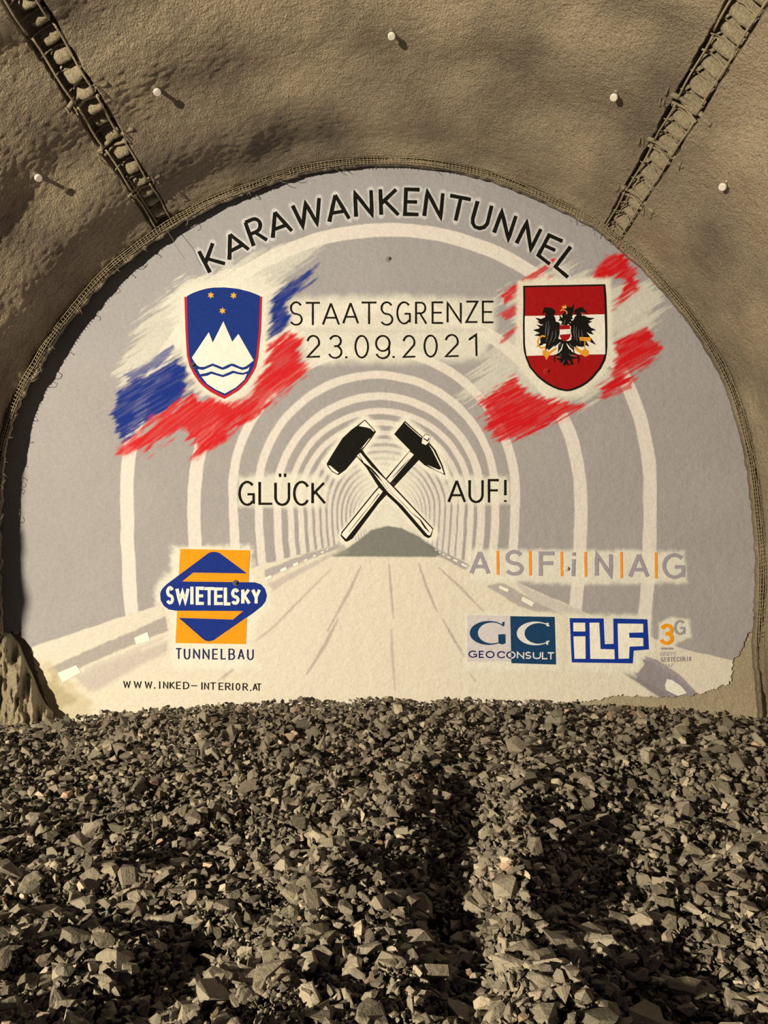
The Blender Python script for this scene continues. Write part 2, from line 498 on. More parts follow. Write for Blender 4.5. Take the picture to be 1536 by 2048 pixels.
# --- flags: streaky brush work
def flag(pts, col, ang, soft=9, amp=16, a=.97, seed=0, ln=70, wd=5):
    pts = np.asarray(pts, float); mg = amp + soft + 6
    sl = win(pts[:, 0].min() - mg, pts[:, 1].min() - mg, pts[:, 0].max() + mg, pts[:, 1].max() + mg)
    x, y = X[sl], Y[sl]
    ca, sa = math.cos(ang * D2R), -math.sin(ang * D2R)
    u = x * ca + y * sa; v = -x * sa + y * ca
    st = .65 * vn(u / ln, v / wd, seed) + .5 * vn(u / (ln * .45), v / (wd * .45), seed + 1) + .25 * vn(u / 9, v / 2.2, seed + 2)
    d = sd_poly(pts, x, y) + amp * st
    m = 1 - sstep(-soft * .5, soft * .5, d)
    tx = .88 + .22 * np.clip(vn(u / (ln * .6), v / (wd * .5), seed + 5) + .45, 0, .6)
    over(sl, a * m * tx, col)
CW = P(226, 218, 192)
# Slovenian colours
flag([(232, 740), (262, 690), (290, 640), (330, 600), (372, 566), (430, 540), (520, 500), (600, 500), (640, 492), (560, 560), (540, 600), (530, 680), (400, 700), (330, 730), (250, 760)], CW, 33, 16, 26, .62, 100, 110, 5)
flag([(330, 600), (380, 560), (500, 540), (560, 560), (540, 640), (530, 760), (460, 812), (390, 780), (360, 700)], CREAM, 33, 12, 22, .7, 110, 90, 6)
flag([(248, 748), (300, 722), (345, 690), (352, 698), (320, 735), (262, 766)], BLUE, 30, 8, 9, .8, 120, 60, 4)
flag([(236, 782), (270, 764), (352, 712), (366, 728), (372, 744), (366, 764), (378, 782), (330, 820), (285, 846), (250, 886), (232, 872), (226, 830)], BLUE, 31, 9, 12, .99, 130, 60, 5)
flag([(546, 590), (590, 560), (640, 530), (630, 552), (600, 580), (572, 606), (580, 640), (570, 668), (534, 680), (542, 650), (540, 620)], BLUE, 36, 11, 11, .99, 140, 50, 5)
flag([(236, 900), (290, 852), (340, 820), (384, 786), (410, 800), (455, 806), (500, 790), (530, 740), (538, 690), (582, 660), (604, 690), (592, 728), (620, 735), (560, 790), (500, 840), (470, 850), (440, 880), (400, 905), (390, 880), (360, 862), (300, 900), (255, 912)], RED, 38, 13, 16, .97, 150, 60, 6)
flag([(392, 900), (430, 868), (470, 840), (480, 850), (430, 890), (384, 920)], RED, 40, 9, 11, .95, 160, 40, 3)
flag([(340, 862), (400, 824), (470, 800), (540, 740), (548, 760), (470, 826), (400, 858)], P(198, 38, 36), 36, 10, 12, .45, 165, 50, 5)
# Austrian colours
flag([(990, 600), (1080, 540), (1110, 532), (1196, 546), (1220, 570), (1300, 570), (1330, 600), (1300, 650), (1225, 690), (1230, 760), (1180, 800), (1090, 810), (1040, 780), (980, 790), (905, 812), (960, 740), (985, 690), (1035, 660), (1040, 600)], CW, 32, 16, 24, .62, 200, 110, 5)
flag([(1002, 592), (1050, 556), (1106, 522), (1112, 530), (1060, 568), (1010, 604)], RED, 33, 5, 8, .95, 210, 80, 4)
flag([(1000, 632), (1040, 600), (1044, 604), (1044, 622), (1012, 640)], RED, 33, 5, 7, .85, 220, 40, 4)
flag([(1000, 680), (1034, 650), (1038, 652), (1036, 662), (1000, 690)], RED, 36, 6, 6, .9, 225, 40, 4)
flag([(1076, 572), (1096, 552), (1112, 544), (1108, 552), (1084, 566)], RED, 33, 4, 4, .6, 226)
flag([(1182, 556), (1196, 530), (1216, 508), (1246, 508), (1268, 534), (1278, 580), (1250, 600), (1224, 618), (1240, 590), (1250, 560), (1232, 552), (1206, 560)], RED, 34, 12, 11, .99, 230, 50, 5)
flag([(1228, 684), (1262, 666), (1290, 650), (1300, 668), (1330, 698), (1290, 730), (1250, 750), (1274, 756), (1230, 780), (1206, 792), (1196, 776), (1222, 756), (1230, 720)], RED, 30, 11, 10, .99, 240, 50, 5)
flag([(958, 802), (1000, 776), (1028, 754), (1044, 776), (1086, 798), (1120, 800), (1166, 812), (1120, 840), (1062, 868), (1000, 884), (980, 876), (985, 860), (962, 850), (975, 832)], RED, 28, 11, 12, .99, 250, 50, 4)
flag([(1196, 796), (1236, 780), (1262, 766), (1266, 776), (1240, 788), (1210, 800)], RED, 28, 6, 6, .8, 260, 40, 4)

# clean light halo hugging both shields
spray([(1036, 560), (1222, 556), (1226, 700), (1212, 745), (1165, 790), (1130, 796), (1085, 788), (1040, 745), (1030, 690)], P(228, 217, 190), 9, 4, .9, 31)
spray([(364, 580), (400, 566), (445, 562), (490, 566), (532, 586), (532, 690), (524, 740), (490, 790), (450, 806), (410, 786), (372, 740), (362, 680)], P(228, 219, 192), 10, 5, .8, 32)

def halo_strokes(strokes, col, r0, r1, a=.9, seed=0):
    """strokes: list of (pts,w) in pixels"""
    for pts, w in strokes:
        pts = np.asarray(pts, float)
        sl = win(pts[:, 0].min() - r1 - 6, pts[:, 1].min() - r1 - 6, pts[:, 0].max() + r1 + 6, pts[:, 1].max() + r1 + 6)
        x, y = X[sl], Y[sl]; d = np.full(x.shape, 1e9)
        for i in range(len(pts) - 1):
            ax, ay = pts[i]; bx, by = pts[i + 1]
            t = np.clip(((x - ax) * (bx - ax) + (y - ay) * (by - ay)) / ((bx - ax) ** 2 + (by - ay) ** 2 + 1e-9), 0, 1)
            d = np.minimum(d, np.hypot(x - ax - (bx - ax) * t, y - ay - (by - ay) * t))
        d = d - w / 2 + 1.2 * vn(x / 5, y / 5, seed)
        over(sl, a * (1 - sstep(r0, r1, d)), col)

# ------------------------------------------------------------------ lettering
def arc(cx, cy, rx, ry, a0, a1, n=12):
    a = np.linspace(a0, a1, n) * D2R
    return [(cx + rx * math.cos(t), cy + ry * math.sin(t)) for t in a]
GLY = {
 'A': [[(0, 0), (.5, 1)], [(.5, 1), (1, 0)], [(.17, .32), (.83, .32)]],
 'B': [[(0, 0), (0, 1)], [(0, 1), (.5, 1)] + arc(.5, .76, .42, .24, 90, -90)[1:] + [(0, .52)], [(0, .52), (.5, .52)] + arc(.5, .26, .5, .26, 90, -90)[1:] + [(0, 0)]],
 'C': [arc(.56, .5, .56, .5, 38, 322, 22)],
 'D': [[(0, 0), (0, 1)], [(0, 1), (.35, 1)] + arc(.35, .5, .65, .5, 90, -90, 16)[1:] + [(0, 0)]],
 'E': [[(1, 1), (0, 1), (0, 0), (1, 0)], [(0, .5), (.86, .5)]],
 'F': [[(1, 1), (0, 1), (0, 0)], [(0, .52), (.9, .52)]],
 'G': [arc(.54, .5, .54, .5, 48, 312, 22) + [(1, .1), (1, .46), (.6, .46)]],
 'H': [[(0, 0), (0, 1)], [(1, 0), (1, 1)], [(0, .5), (1, .5)]],
 'I': [[(.5, 0), (.5, 1)]],
 'K': [[(0, 0), (0, 1)], [(.92, 1), (.04, .45)], [(.22, .56), (1, 0)]],
 'L': [[(0, 1), (0, 0), (1, 0)]],
 'N': [[(0, 0), (0, 1), (1, 0), (1, 1)]],
 'O': [arc(.5, .5, .5, .5, 90, 450, 26)],
 'P': [[(0, 0), (0, 1)], [(0, 1), (.5, 1)] + arc(.5, .74, .5, .26, 90, -90)[1:] + [(0, .48)]],
 'R': [[(0, 0), (0, 1)], [(0, 1), (.5, 1)] + arc(.5, .74, .45, .26, 90, -90)[1:] + [(0, .48)], [(.4, .48), (1, 0)]],
 'S': [arc(.5, .74, .46, .26, 30, 270, 14) + arc(.5, .24, .5, .24, 90, -150, 14)[1:]],
 'T': [[(0, 1), (1, 1)], [(.5, 1), (.5, 0)]],
 'U': [[(0, 1), (0, .34)] + arc(.5, .34, .5, .34, 180, 360, 14)[1:] + [(1, 1)]],
 'W': [[(0, 1), (.25, 0), (.5, .85), (.75, 0), (1, 1)]],
 'Y': [[(0, 1), (.5, .45)], [(1, 1), (.5, .45), (.5, 0)]],
 'Z': [[(0, 1), (1, 1), (0, 0), (1, 0)]],
 '0': [arc(.5, .5, .5, .5, 90, 450, 26)],
 '1': [[(0, .72), (.8, 1), (.85, 0)]],
 '2': [arc(.48, .68, .48, .32, 165, -20, 14) + [(0, 0), (1, .02)]],
 '3': [arc(.5, .76, .45, .24, 160, -70, 14) + [(.42, .53)], [(.42, .53)] + arc(.48, .27, .52, .27, 75, -160, 16)],
 '9': [arc(.5, .66, .5, .34, 0, 360, 22), [(1, .66)] + arc(.5, .28, .48, .28, 20, -160, 14)],
 '-': [[(0, .5), (1, .5)]],
 'i': [[(.5, 0), (.5, .66)], [(.5, .86), (.5, 1)]],
 '!': [[(.5, .3), (.5, 1)], [(.5, .0), (.5, .08)]],
 '.': [[(.5, 0), (.5, .04)]],
}

def put(ch, box, w, slant=0):
    """glyph into an outer pixel box x0,y0,x1,y1 -> strokes"""
    x0, y0, x1, y1 = box; h = w / 2
    if ch in 'I!i.': x0, x1 = (x0 + x1) / 2 - .01, (x0 + x1) / 2 + .01
    else: x0 += h; x1 -= h
    yy0 = y0 + (h if ch not in 'I.!i' else 0); yy1 = y1 - (h if ch not in 'I.!i' else 0)
    out = []
    for s in GLY[ch]:
        q = np.array([(x0 + (x1 - x0) * a + slant * (b - .5), yy1 + (yy0 - yy1) * b) for a, b in s])
        if np.hypot(*(q[0] - q[-1])) > .5 and ch not in 'I!i.AKXYWNZ':      # square brush ends reach the letter's outer edge
            for e, f in ((0, 1), (-1, -2)):
                d = q[e] - q[f]; q[e] = q[e] + d / (np.hypot(*d) + 1e-9) * h * (1 if len(q) < 6 else .3)
        out.append(([tuple(v) for v in q], w))
    return out

def put3(ch, O, U, V, w):
    O, U, V = (np.array(q, float) for q in (O, U, V))
    return [([tuple(O + (U - O) * a + (V - O) * b) for a, b in s], w) for s in GLY[ch]]

class Paint:
    """flat painted shapes on the face wall; one mesh, colour per vertex"""
    def __init__(s): s.V = []; s.F = []; s.C = []; s.k = 0
    def layer(s, l): return 9.987 - l * .0014
    def poly(s, pts, col, l=0):
        p = np.asarray(pts, float); n0 = len(s.V)
        w = at_y(p[:, 0], p[:, 1], s.layer(l) - 1e-5 * s.k); s.k += 1
        s.V += [tuple(q) for q in w]; s.C += [tuple(col)] * len(p)
        a = .5 * np.sum(p[:, 0] * np.roll(p[:, 1], -1) - np.roll(p[:, 0], -1) * p[:, 1])
        idx = list(range(n0, n0 + len(p)))
        s.F.append(idx if a < 0 else idx[::-1])
    def stroke(s, pts, w, col, l=0, taper=None, jit=.25, closed=False):
        p = np.asarray(pts, float)
        if len(p) < 2: return
        # resample longer legs so the edge can wobble like a brush line
        q = [p[0]]
        for i in range(len(p) - 1):
            L = np.hypot(*(p[i + 1] - p[i])); n = max(1, int(L / 9))
            for k in range(1, n + 1): q.append(p[i] + (p[i + 1] - p[i]) * k / n)
        q = np.array(q); n = len(q)
        d = np.diff(q, axis=0); d /= np.hypot(d[:, 0], d[:, 1])[:, None] + 1e-9
        nr = np.stack([-d[:, 1], d[:, 0]], -1)
        N = np.zeros_like(q); N[0] = nr[0]; N[-1] = nr[-1]
        for i in range(1, n - 1):
            m = nr[i - 1] + nr[i]; m /= np.hypot(*m) + 1e-9
            N[i] = m / max(.45, m @ nr[i])
        W = np.full(n, w / 2.0)
        if taper is not None: W = np.interp(np.linspace(0, 1, n), np.linspace(0, 1, len(taper)), taper) / 2
        W = W * (1 + jit * .4 * vn(np.arange(n) * .7 + s.k * 3.1, 0 * np.arange(n), 5))
        A = q + N * W[:, None]; B = q - N * W[:, None]
        y = s.layer(l) - 1e-5 * s.k; s.k += 1
        n0 = len(s.V)
        wa = at_y(A[:, 0], A[:, 1], y); wb = at_y(B[:, 0], B[:, 1], y)
        for i in range(n): s.V.append(tuple(wa[i])); s.V.append(tuple(wb[i])); s.C += [tuple(col)] * 2
        for i in range(n - 1):
            a = n0 + 2 * i; s.F.append([a, a + 2, a + 3, a + 1])
    def build(s, name, parent, label=None):
        me = bpy.data.meshes.new(name); me.from_pydata(s.V, [], s.F); me.update()
        ca = me.color_attributes.new('Col', 'FLOAT_COLOR', 'POINT')
        c = np.ones((len(s.V), 4), np.float32); c[:, :3] = np.array(s.C)
        ca.data.foreach_set('color', c.ravel())
        o = link(name, me, M_PAINT, label=label)
        if parent.type == 'EMPTY': place(o, parent)
        else: o.parent = parent; o.matrix_parent_inverse = parent.matrix_parent_inverse.copy(); o.matrix_parent_inverse = Matrix.Identity(4)
        return o

mural = thing('mural', (0, 10.0, 0), 'painted mural of a road tunnel with crests, hammers and logos filling the arched end wall', 'mural')

def groups(strokes):
    """strokes that touch belong to one letter"""
    gs = []
    for pts, w in strokes:
        q = np.array(pts, float)
        hit = None
        for g in gs:
            if any(np.min(np.hypot(*(q[:, None] - dense(o)[None]).transpose(2, 0, 1))) < (w + ow) * .5 + .6 or
                   np.min(np.hypot(*(dense(q)[:, None] - np.array(o)[None]).transpose(2, 0, 1))) < (w + ow) * .5 + .6 for o, ow in g):
                if hit is None: g.append((pts, w)); hit = g
                else: hit += g; g.clear()
        if hit is None: gs.append([(pts, w)])
        gs = [g for g in gs if g]
    return gs
def dense(o):
    o = np.array(o, float); out = [o[:1]]
    for i in range(len(o) - 1):
        n = max(1, int(np.hypot(*(o[i + 1] - o[i])) / 1.5))
        out.append(o[i] + (o[i + 1] - o[i]) * (np.arange(1, n + 1) / n)[:, None])
    return np.vstack(out)
def word(strokes, col, label, name='letter', l=3, parent=None):
    o = None
    for g in groups(strokes):
        p = Paint()
        for pts, w in g: p.stroke(pts, w, col(g) if callable(col) else col, l)
        o = p.build(name, parent or mural, label)
    return o

# arched headline
c3 = lambda x, y: (340 + x / 2.743, 280 + y / 2.743)
c4 = lambda x, y: (760 + x / 2.743, 280 + y / 2.743)
H = []
HW = 7.2
H += put3('K', c3(218, 726), c3(300, 678), c3(158, 610), HW)
H += put3('A', c3(325, 656), c3(430, 600), c3(276, 546), HW)
H += put3('R', c3(458, 580), c3(530, 548), c3(412, 452), HW)
H += put3('A', c3(563, 536), c3(667, 498), c3(523, 415), HW)
H += [([c3(672, 360), c3(728, 476), c3(742, 345), c3(806, 460), c3(817, 318)], HW)]
H += put3('A', c3(873, 448), c3(982, 430), c3(851, 311), HW)
H += [([c3(1020, 420), c3(1014, 290), c3(1107, 410), c3(1102, 275)], HW)]
H += put3('K', c3(1158, 409), c3(1252, 410), c3(1153, 270), HW)
H += put3('E', c3(1288, 406), c3(1362, 408), c3(1294, 270), HW)
H += [([c3(1394, 416), c3(1411, 282), c3(1484, 425), c3(1496, 292)], HW)]
H += [([c4(385, 304), c4(497, 326)], HW), ([c4(443, 316), c4(414, 442)], HW)]
H += [([c4(535, 335), c4(508, 430), c4(508, 456), c4(520, 476), c4(545, 484), c4(570, 478), c4(588, 458), c4(612, 360)], HW)]
H += [([c4(625, 508), c4(668, 390), c4(703, 545), c4(745, 416)], HW)]
H += [([c4(748, 566), c4(805, 450), c4(826, 600), c4(882, 488)], HW)]
H += [([c4(1000, 555), c4(927, 522), c4(868, 632), c4(930, 680)], HW), ([c4(900, 577), c4(960, 605)], HW)]
H += [([c4(1045, 585), c4(962, 695), c4(1030, 752)], HW)]
halo_strokes(H, P(216, 210, 198), 1.2, 6.0, .65, 41)
word(H, BLK, 'black letter of the arched headline')

def row(txt, boxes, w, ox, oy, sc, y=None):
    out = []
    for ch, b in zip(txt, boxes):
        if len(b) == 2: b = (b[0], y[0], b[1], y[1])
        out += put(ch, (ox + b[0] / sc, oy + b[1] / sc, ox + b[2] / sc, oy + b[3] / sc), w)
    return out
T1 = row('STAATSGRENZE', [(124, 72, 208, 228), (228, 76, 318, 224), (332, 80, 446, 226), (462, 78, 568, 218), (586, 74, 680, 218), (704, 72, 788, 228), (808, 72, 900, 220), (928, 75, 1002, 216),
     (1034, 73, 1106, 216), (1130, 76, 1226, 212), (1250, 68, 1332, 210), (1356, 68, 1428, 212)], 3.5, 540, 580, 3.2)
word(T1, BLK, 'thin black letter of the middle line')
T2 = row('2309202', [(233, 287, 322, 434), (373, 287, 462, 440), (540, 287, 632, 438), (672, 287, 770, 442), (848, 287, 932, 434), (982, 285, 1072, 432), (1118, 281, 1210, 430)], 3.5, 540, 580, 3.2)
T2 += [([(540 + 1272 / 3.2, 580 + 318 / 3.2), (540 + 1318 / 3.2, 580 + 285 / 3.2), (540 + 1321 / 3.2, 580 + 422 / 3.2)], 3.5)]
for x, y in ((487, 430), (790, 428)): T2 += [([(540 + x / 3.2 - 2, 580 + y / 3.2), (540 + x / 3.2 + 2, 580 + y / 3.2)], 3.6)]
word(T2, BLK, 'thin black numeral of the date')
T3 = row('GLUCK', [(84, 1236, 252, 1494), (290, 1248, 430, 1484), (452, 1248, 614, 1494), (644, 1236, 804, 1494), (832, 1246, 982, 1478)], 4.7, 460, 720, 5.12)
for x in (510, 562): T3 += [([(460 + x / 5.12, 720 + 1162 / 5.12), (460 + (x + 1) / 5.12, 720 + 1198 / 5.12)], 4.2)]
word(T3, BLK, 'black letter left of the hammers')
T4 = row('AUF!', [(742, 1148, 920, 1374), (944, 1146, 1090, 1374), (1130, 1142, 1234, 1368), (1286, 1150, 1310, 1362)], 4.6, 740, 720, 4.8)
word(T4, BLK, 'black letter right of the hammers')
T5 = row('TUNNELBAU', [(306, 1276, 368, 1404), (398, 1280, 472, 1412), (508, 1284, 588, 1408), (620, 1284, 700, 1412), (734, 1285, 796, 1412), (834, 1285, 892, 1412), (926, 1283, 1002, 1416), (1034, 1284, 1114, 1416), (1146, 1288, 1222, 1420)], 2.5, 300, 1080, 5.908)
word(T5, NAVY, 'small navy letter under the orange and blue logo')
bx = [('W', 246, 261), ('W', 267, 283), ('W', 289, 304), ('I', 318, 320), ('N', 326, 336), ('K', 339, 349.5), ('E', 352, 361), ('D', 366, 378), ('-', 382, 394), ('I', 402.5, 404.5), ('N', 408, 417.5),
      ('T', 420, 431.5), ('E', 437, 446), ('R', 450, 461), ('I', 464, 466), ('O', 471, 480), ('R', 485, 495.5), ('A', 505, 515), ('T', 513.5, 522)]
T6 = []
for ch, a, b in bx:
    y0 = np.interp(a, [246, 522], [1361, 1367]); T6 += put(ch, (a, y0, b, y0 + 15), 1.9)
for x, y in ((309, 1376), (501, 1381)): T6 += [([(x - 1.2, y), (x + 1.2, y)], 2.4)]
word(T6, BLK, 'small black letter of the web address')

# orange and blue logo
c8 = lambda x, y: (300 + x / 5.908, 1080 + y / 5.908)
lg = Paint()
lg.poly([c8(357, 105), c8(1180, 122), c8(1130, 1230), c8(300, 1218)], ORG, 1)
lgo = lg.build('logo', mural, 'orange rectangle with blue double-arrow badge')
b = Paint()
blue = [(150, 570), (200, 520), (690, 155), (725, 141), (770, 140), (820, 152), (1145, 395), (510, 385), (380, 490), (1240, 500), (1310, 525), (1355, 575), (1378, 650), (1365, 720), (1320, 780), (1220, 860), (750, 1185), (700, 1198),
        (655, 1190), (620, 1165), (340, 920), (980, 940), (1100, 840), (300, 835), (220, 820), (160, 775), (125, 710), (120, 640), (130, 600)]
b.poly([c8(*q) for q in blue], BLUE * 1.0, 2)
b.build('badge', lgo, 'blue badge')
SW = row('SWIETELSKY', [(188, 545, 284, 762), (300, 558, 468, 756), (472, 552, 518, 760), (540, 552, 636, 768), (642, 556, 756, 770), (756, 560, 862, 770), (872, 562, 950, 774), (956, 570, 1058, 766), (1078, 568, 1192, 768), (1196, 570, 1312, 768)], 6.3, 300, 1080, 5.908)
word(SW, P(246, 240, 215), 'cream bold letter on the blue badge', parent=lgo)

# grey word with orange bars
cA = lambda x, y: (900 + x / 3.072, 1080 + y / 3.072)
G2 = P(160, 150, 150)
T7 = row('ASF', [(118, 62, 248, 216), (336, 60, 452, 220), (545, 70, 640, 220)], 7.6, 900, 1080, 3.072)
T7 += row('NAG', [(890, 76, 1000, 230), (1094, 78, 1226, 236), (1304, 80, 1444, 240)], 7.6, 900, 1080, 3.072)
T7 += [([cA(761, 118), cA(757, 222)], 7), ([cA(762, 76), cA(762, 98)], 7)]
word(T7, G2, 'grey capital letter between orange bars')
for x, y0, y1 in ((292, 66, 214), (491, 66, 218), (685, 72, 222), (832, 72, 226), (1052, 74, 234), (1265, 76, 236)):
    p = Paint(); p.stroke([cA(x, y0), cA(x + 2, y1)], 5, P(246, 150, 50), 3); p.build('divider_bar', mural, 'orange divider bar')

# beige and teal square logo
p = Paint()
p.poly([cA(105, 460), cA(372, 466), cA(376, 746), cA(105, 746)], P(208, 196, 186), 1)
p.poly([cA(370, 468), cA(642, 472), cA(651, 765), cA(377, 757)], TEAL, 2)
go = p.build('logo', mural, 'beige and dark teal double square logo')
def crescent(p, cx, cy, rx, ry, col, l, thick, a0=40, a1=325):
    a = np.linspace(a0, a1, 30) * D2R
    o = [(cx + rx * math.cos(t), cy - ry * math.sin(t)) for t in a]
    i = [(cx + thick * .32 + (rx - thick * .48) * math.cos(t), cy - (ry - thick * .16) * math.sin(t)) for t in a]
    for j in range(29): p.poly([cA(*q) for q in (o[j], o[j + 1], i[j + 1], i[j])], col, l)
p = Paint()
crescent(p, 238, 571, 117, 74, TEAL, 3, 62, 38, 322)
p.poly([cA(320, 505), cA(336, 502), cA(332, 530), cA(320, 528)], TEAL, 3)
p.poly([cA(296, 580), cA(340, 578), cA(342, 634), cA(322, 642), cA(298, 636)], TEAL, 3)
p.build('letter', go, 'dark teal serif initial'); p = Paint()
crescent(p, 526, 574, 116, 73, P(222, 214, 200), 3, 60, 42, 318)
p.poly([cA(592, 508), cA(607, 510), cA(603, 532), cA(592, 528)], P(222, 214, 200), 3)
p.poly([cA(590, 622), cA(603, 618), cA(604, 640), cA(592, 646)], P(222, 214, 200), 3)
p.build('letter', go, 'pale serif initial')
gt = [('G', 936.7, 953.9), ('E', 957.5, 967.3), ('O', 971.2, 989), ('C', 994, 1010.3), ('N', 1033.7, 1048.4), ('S', 1050.3, 1062.4), ('U', 1065.6, 1082), ('L', 1083.9, 1095), ('T', 1095.5, 1108)]
for ch, xa, xb in gt:
    y0 = np.interp(xa, [936, 1100], [1301, 1304.5])
    word(put(ch, (xa, y0, xb, y0 + 14.5), 2.5), NAVY if xa < 1015 else P(228, 220, 206), 'small capital', l=4, parent=go)
for a0, a1, c in ((84, 276, NAVY), (-84, 84, P(228, 220, 206))):
    word([([(1021.8 + 8.2 * px_, 1310 - 6.3 * py_) for px_, py_ in arc(0, 0, 1, 1, a0, a1, 14)], 2.5)], c, 'half of the two-coloured round capital', l=4, parent=go)

# blue outlined block logo
p = Paint()
p.poly([cA(*q) for q in [(735, 480), (943, 482), (950, 640), (1005, 638), (1003, 482), (1212, 487), (1222, 672), (1128, 680), (1122, 758), (748, 752)]], P(18, 52, 140), 1)
io = p.build('logo', mural, 'blue block outline logo with white letters')
WL = P(240, 230, 216)
for q in ([(757, 508), (830, 508), (832, 562), (758, 562)], [(758, 592), (832, 592), (833, 730), (765, 730)], [(857, 508), (917, 508), (925, 670), (1010, 672), (1012, 732), (862, 730)],
          [(1030, 513), (1187, 515), (1187, 568), (1100, 570), (1102, 600), (1187, 602), (1188, 652), (1103, 655), (1100, 728), (1035, 730)]):
    p = Paint(); p.poly([cA(*r) for r in q], WL, 2); p.build('letter', io, 'white block letter piece')

# small orange numeral logo
T8 = row('3', [(1288, 513, 1376, 646)], 7.5, 900, 1080, 3.072)
to = word(T8, P(238, 152, 22), 'orange numeral', 'logo')
word(row('G', [(1376, 490, 1446, 584)], 4.8, 900, 1080, 3.072), P(158, 150, 145), 'grey initial', parent=to)
p = Paint()
p.poly([cA(1297, 660), cA(1371, 661), cA(1371, 673), cA(1297, 673)], P(160, 150, 145), 3); p.build('underline', to, 'grey underline'); p = Paint()
def tiny(txt, x0, x1, y0, y1, col, w, skew=0):
    n = len(txt); st = (x1 - x0) / n
    for i, ch in enumerate(txt):
        for pts, ww in put(ch, (*cA(x0 + i * st, y0 + skew * i), *cA(x0 + (i + .78) * st, y1 + skew * i)), w): p.stroke(pts, ww, col, 3)
tiny('GRUPPE', 1290, 1392, 686, 714, P(192, 178, 164), 1.2)
tiny('GEOTECHNIK', 1295, 1488, 720, 750, P(158, 144, 138), 1.6, -.6)
tiny('GRAZ', 1300, 1372, 758, 780, P(192, 178, 164), 1.2)
p.build('small_print', to, 'small faint grey lettering')['kind'] = 'stuff'

# reflectors painted along the kerbs
RF = P(238, 230, 206)
c7 = lambda x, y: (x / 3.84, 980 + y / 3.84)
cR = lambda x, y: (460 + x / 2.4, 1030 + y / 2.4)
for q in ([c7(442, 1405), c7(585, 1345), c7(622, 1400), c7(480, 1480)], [c7(1030, 1135), c7(1132, 1090), c7(1152, 1155), c7(1046, 1188)], [cR(165, 302), cR(196, 288), cR(203, 300), cR(172, 318)],
          [cR(240, 262), cR(268, 248), cR(274, 262), cR(246, 275)], [cR(302, 235), cR(326, 225), cR(330, 238), cR(306, 248)], [cR(355, 216), cR(370, 208), cR(373, 218), cR(358, 225)],
          [cR(398, 195), cR(412, 189), cR(414, 196), cR(400, 202)], [cR(436, 178), cR(450, 172), cR(451, 179), cR(438, 184)], [cR(462, 165), cR(472, 160), cR(473, 166), cR(463, 170)],
          [cR(985, 164), cR(992, 167), cR(991, 172), cR(984, 169)], [cR(1003, 175), cR(1012, 179), cR(1011, 184), cR(1002, 180)],
          [cR(1020, 184), cR(1032, 190), cR(1030, 196), cR(1019, 190)], [cR(1044, 196), cR(1060, 204), cR(1057, 211), cR(1042, 203)], [cR(1074, 210), cR(1094, 219), cR(1090, 227), cR(1070, 218)],
          [cR(1114, 230), cR(1140, 244), cR(1136, 252), cR(1110, 240)], [cA(304, 278), cA(362, 303), cA(356, 322), cA(300, 296)], [cA(446, 346), cA(518, 384), cA(504, 410), cA(438, 372)],
          [(1334, 1358), (1344, 1360), (1362, 1372), (1374, 1386), (1356, 1392), (1332, 1380), (1330, 1370)]):
    p = Paint(); p.poly(q, RF, 1); p.build('reflector', mural, 'pale painted kerb reflector')

# crest with mountain
cS = lambda x, y: (340 + x / 6.982, 560 + y / 6.982)
p = Paint()
red_o = [(200, 235), (215, 700), (235, 1050), (270, 1200), (330, 1315), (400, 1420), (470, 1490), (560, 1560), (680, 1625), (760, 1660), (830, 1620), (960, 1540), (1080, 1420), (1150, 1310), (1200, 1220), (1230, 1080), (1270, 700), (1285, 232)]
p.poly([cS(*q) for q in red_o], P(190, 34, 46), 1)
so = p.build('coat_of_arms', mural, 'blue shield with red edge, white three-peaked mountain and gold stars')
p = Paint()
blu = [(236, 225), (310, 185), (400, 150), (500, 122), (600, 106), (760, 103), (860, 112), (950, 123), (1100, 160), (1190, 193), (1256, 223), (1238, 700), (1198, 1075), (1170, 1205), (1122, 1295), (1055, 1395), (940, 1508), (765, 1618), (590, 1525), (490, 1455), (425, 1392), (360, 1300), (300, 1190), (265, 1045), (247, 700)]
p.poly([cS(*q) for q in blu], P(24, 50, 118), 2); p.build('shield_field', so)
p = Paint()
p.poly([cS(*q) for q in [(305, 1085), (542, 728), (597, 875), (745, 577), (870, 862), (955, 752), (1168, 1122), (1110, 1170), (1060, 1205), (1020, 1220), (975, 1210), (910, 1178), (865, 1165), (820, 1178), (735, 1220), (650, 1185), (595, 1165), (545, 1185), (480, 1213), (415, 1213), (370, 1185), (345, 1150)]], SHWHITE, 3)
p.build('mountain', so, 'white three-peaked mountain'); p = Paint()
p.poly([cS(*q) for q in [(385, 1245), (460, 1257), (530, 1228), (595, 1200), (650, 1222), (735, 1256), (800, 1235), (860, 1200), (920, 1222), (1010, 1257), (1070, 1243), (1110, 1215), (1092, 1270), (1020, 1297), (950, 1285), (880, 1265), (810, 1293), (740, 1325), (660, 1303), (580, 1275), (500, 1300), (420, 1315)]], SHWHITE, 3)
p.build('wave', so, 'white wave band'); p = Paint()
p.poly([cS(*q) for q in [(440, 1350), (520, 1338), (580, 1310), (660, 1335), (740, 1358), (820, 1330), (885, 1300), (960, 1318), (1020, 1325), (1075, 1308), (1040, 1390), (920, 1500), (765, 1585), (640, 1530), (520, 1450)]], SHWHITE, 3)
p.build('wave', so, 'white shield foot under the waves')
for (x, y) in ((570, 212), (887, 217), (732, 430)):
    p = Paint()
    p.poly([cS(x + (50 if k % 2 == 0 else 25) * math.sin(k * math.pi / 6 + .1), y - (50 if k % 2 == 0 else 25) * math.cos(k * math.pi / 6 + .1)) for k in range(12)], P(240, 170, 50), 3)
    p.build('star', so, 'gold six-pointed star')

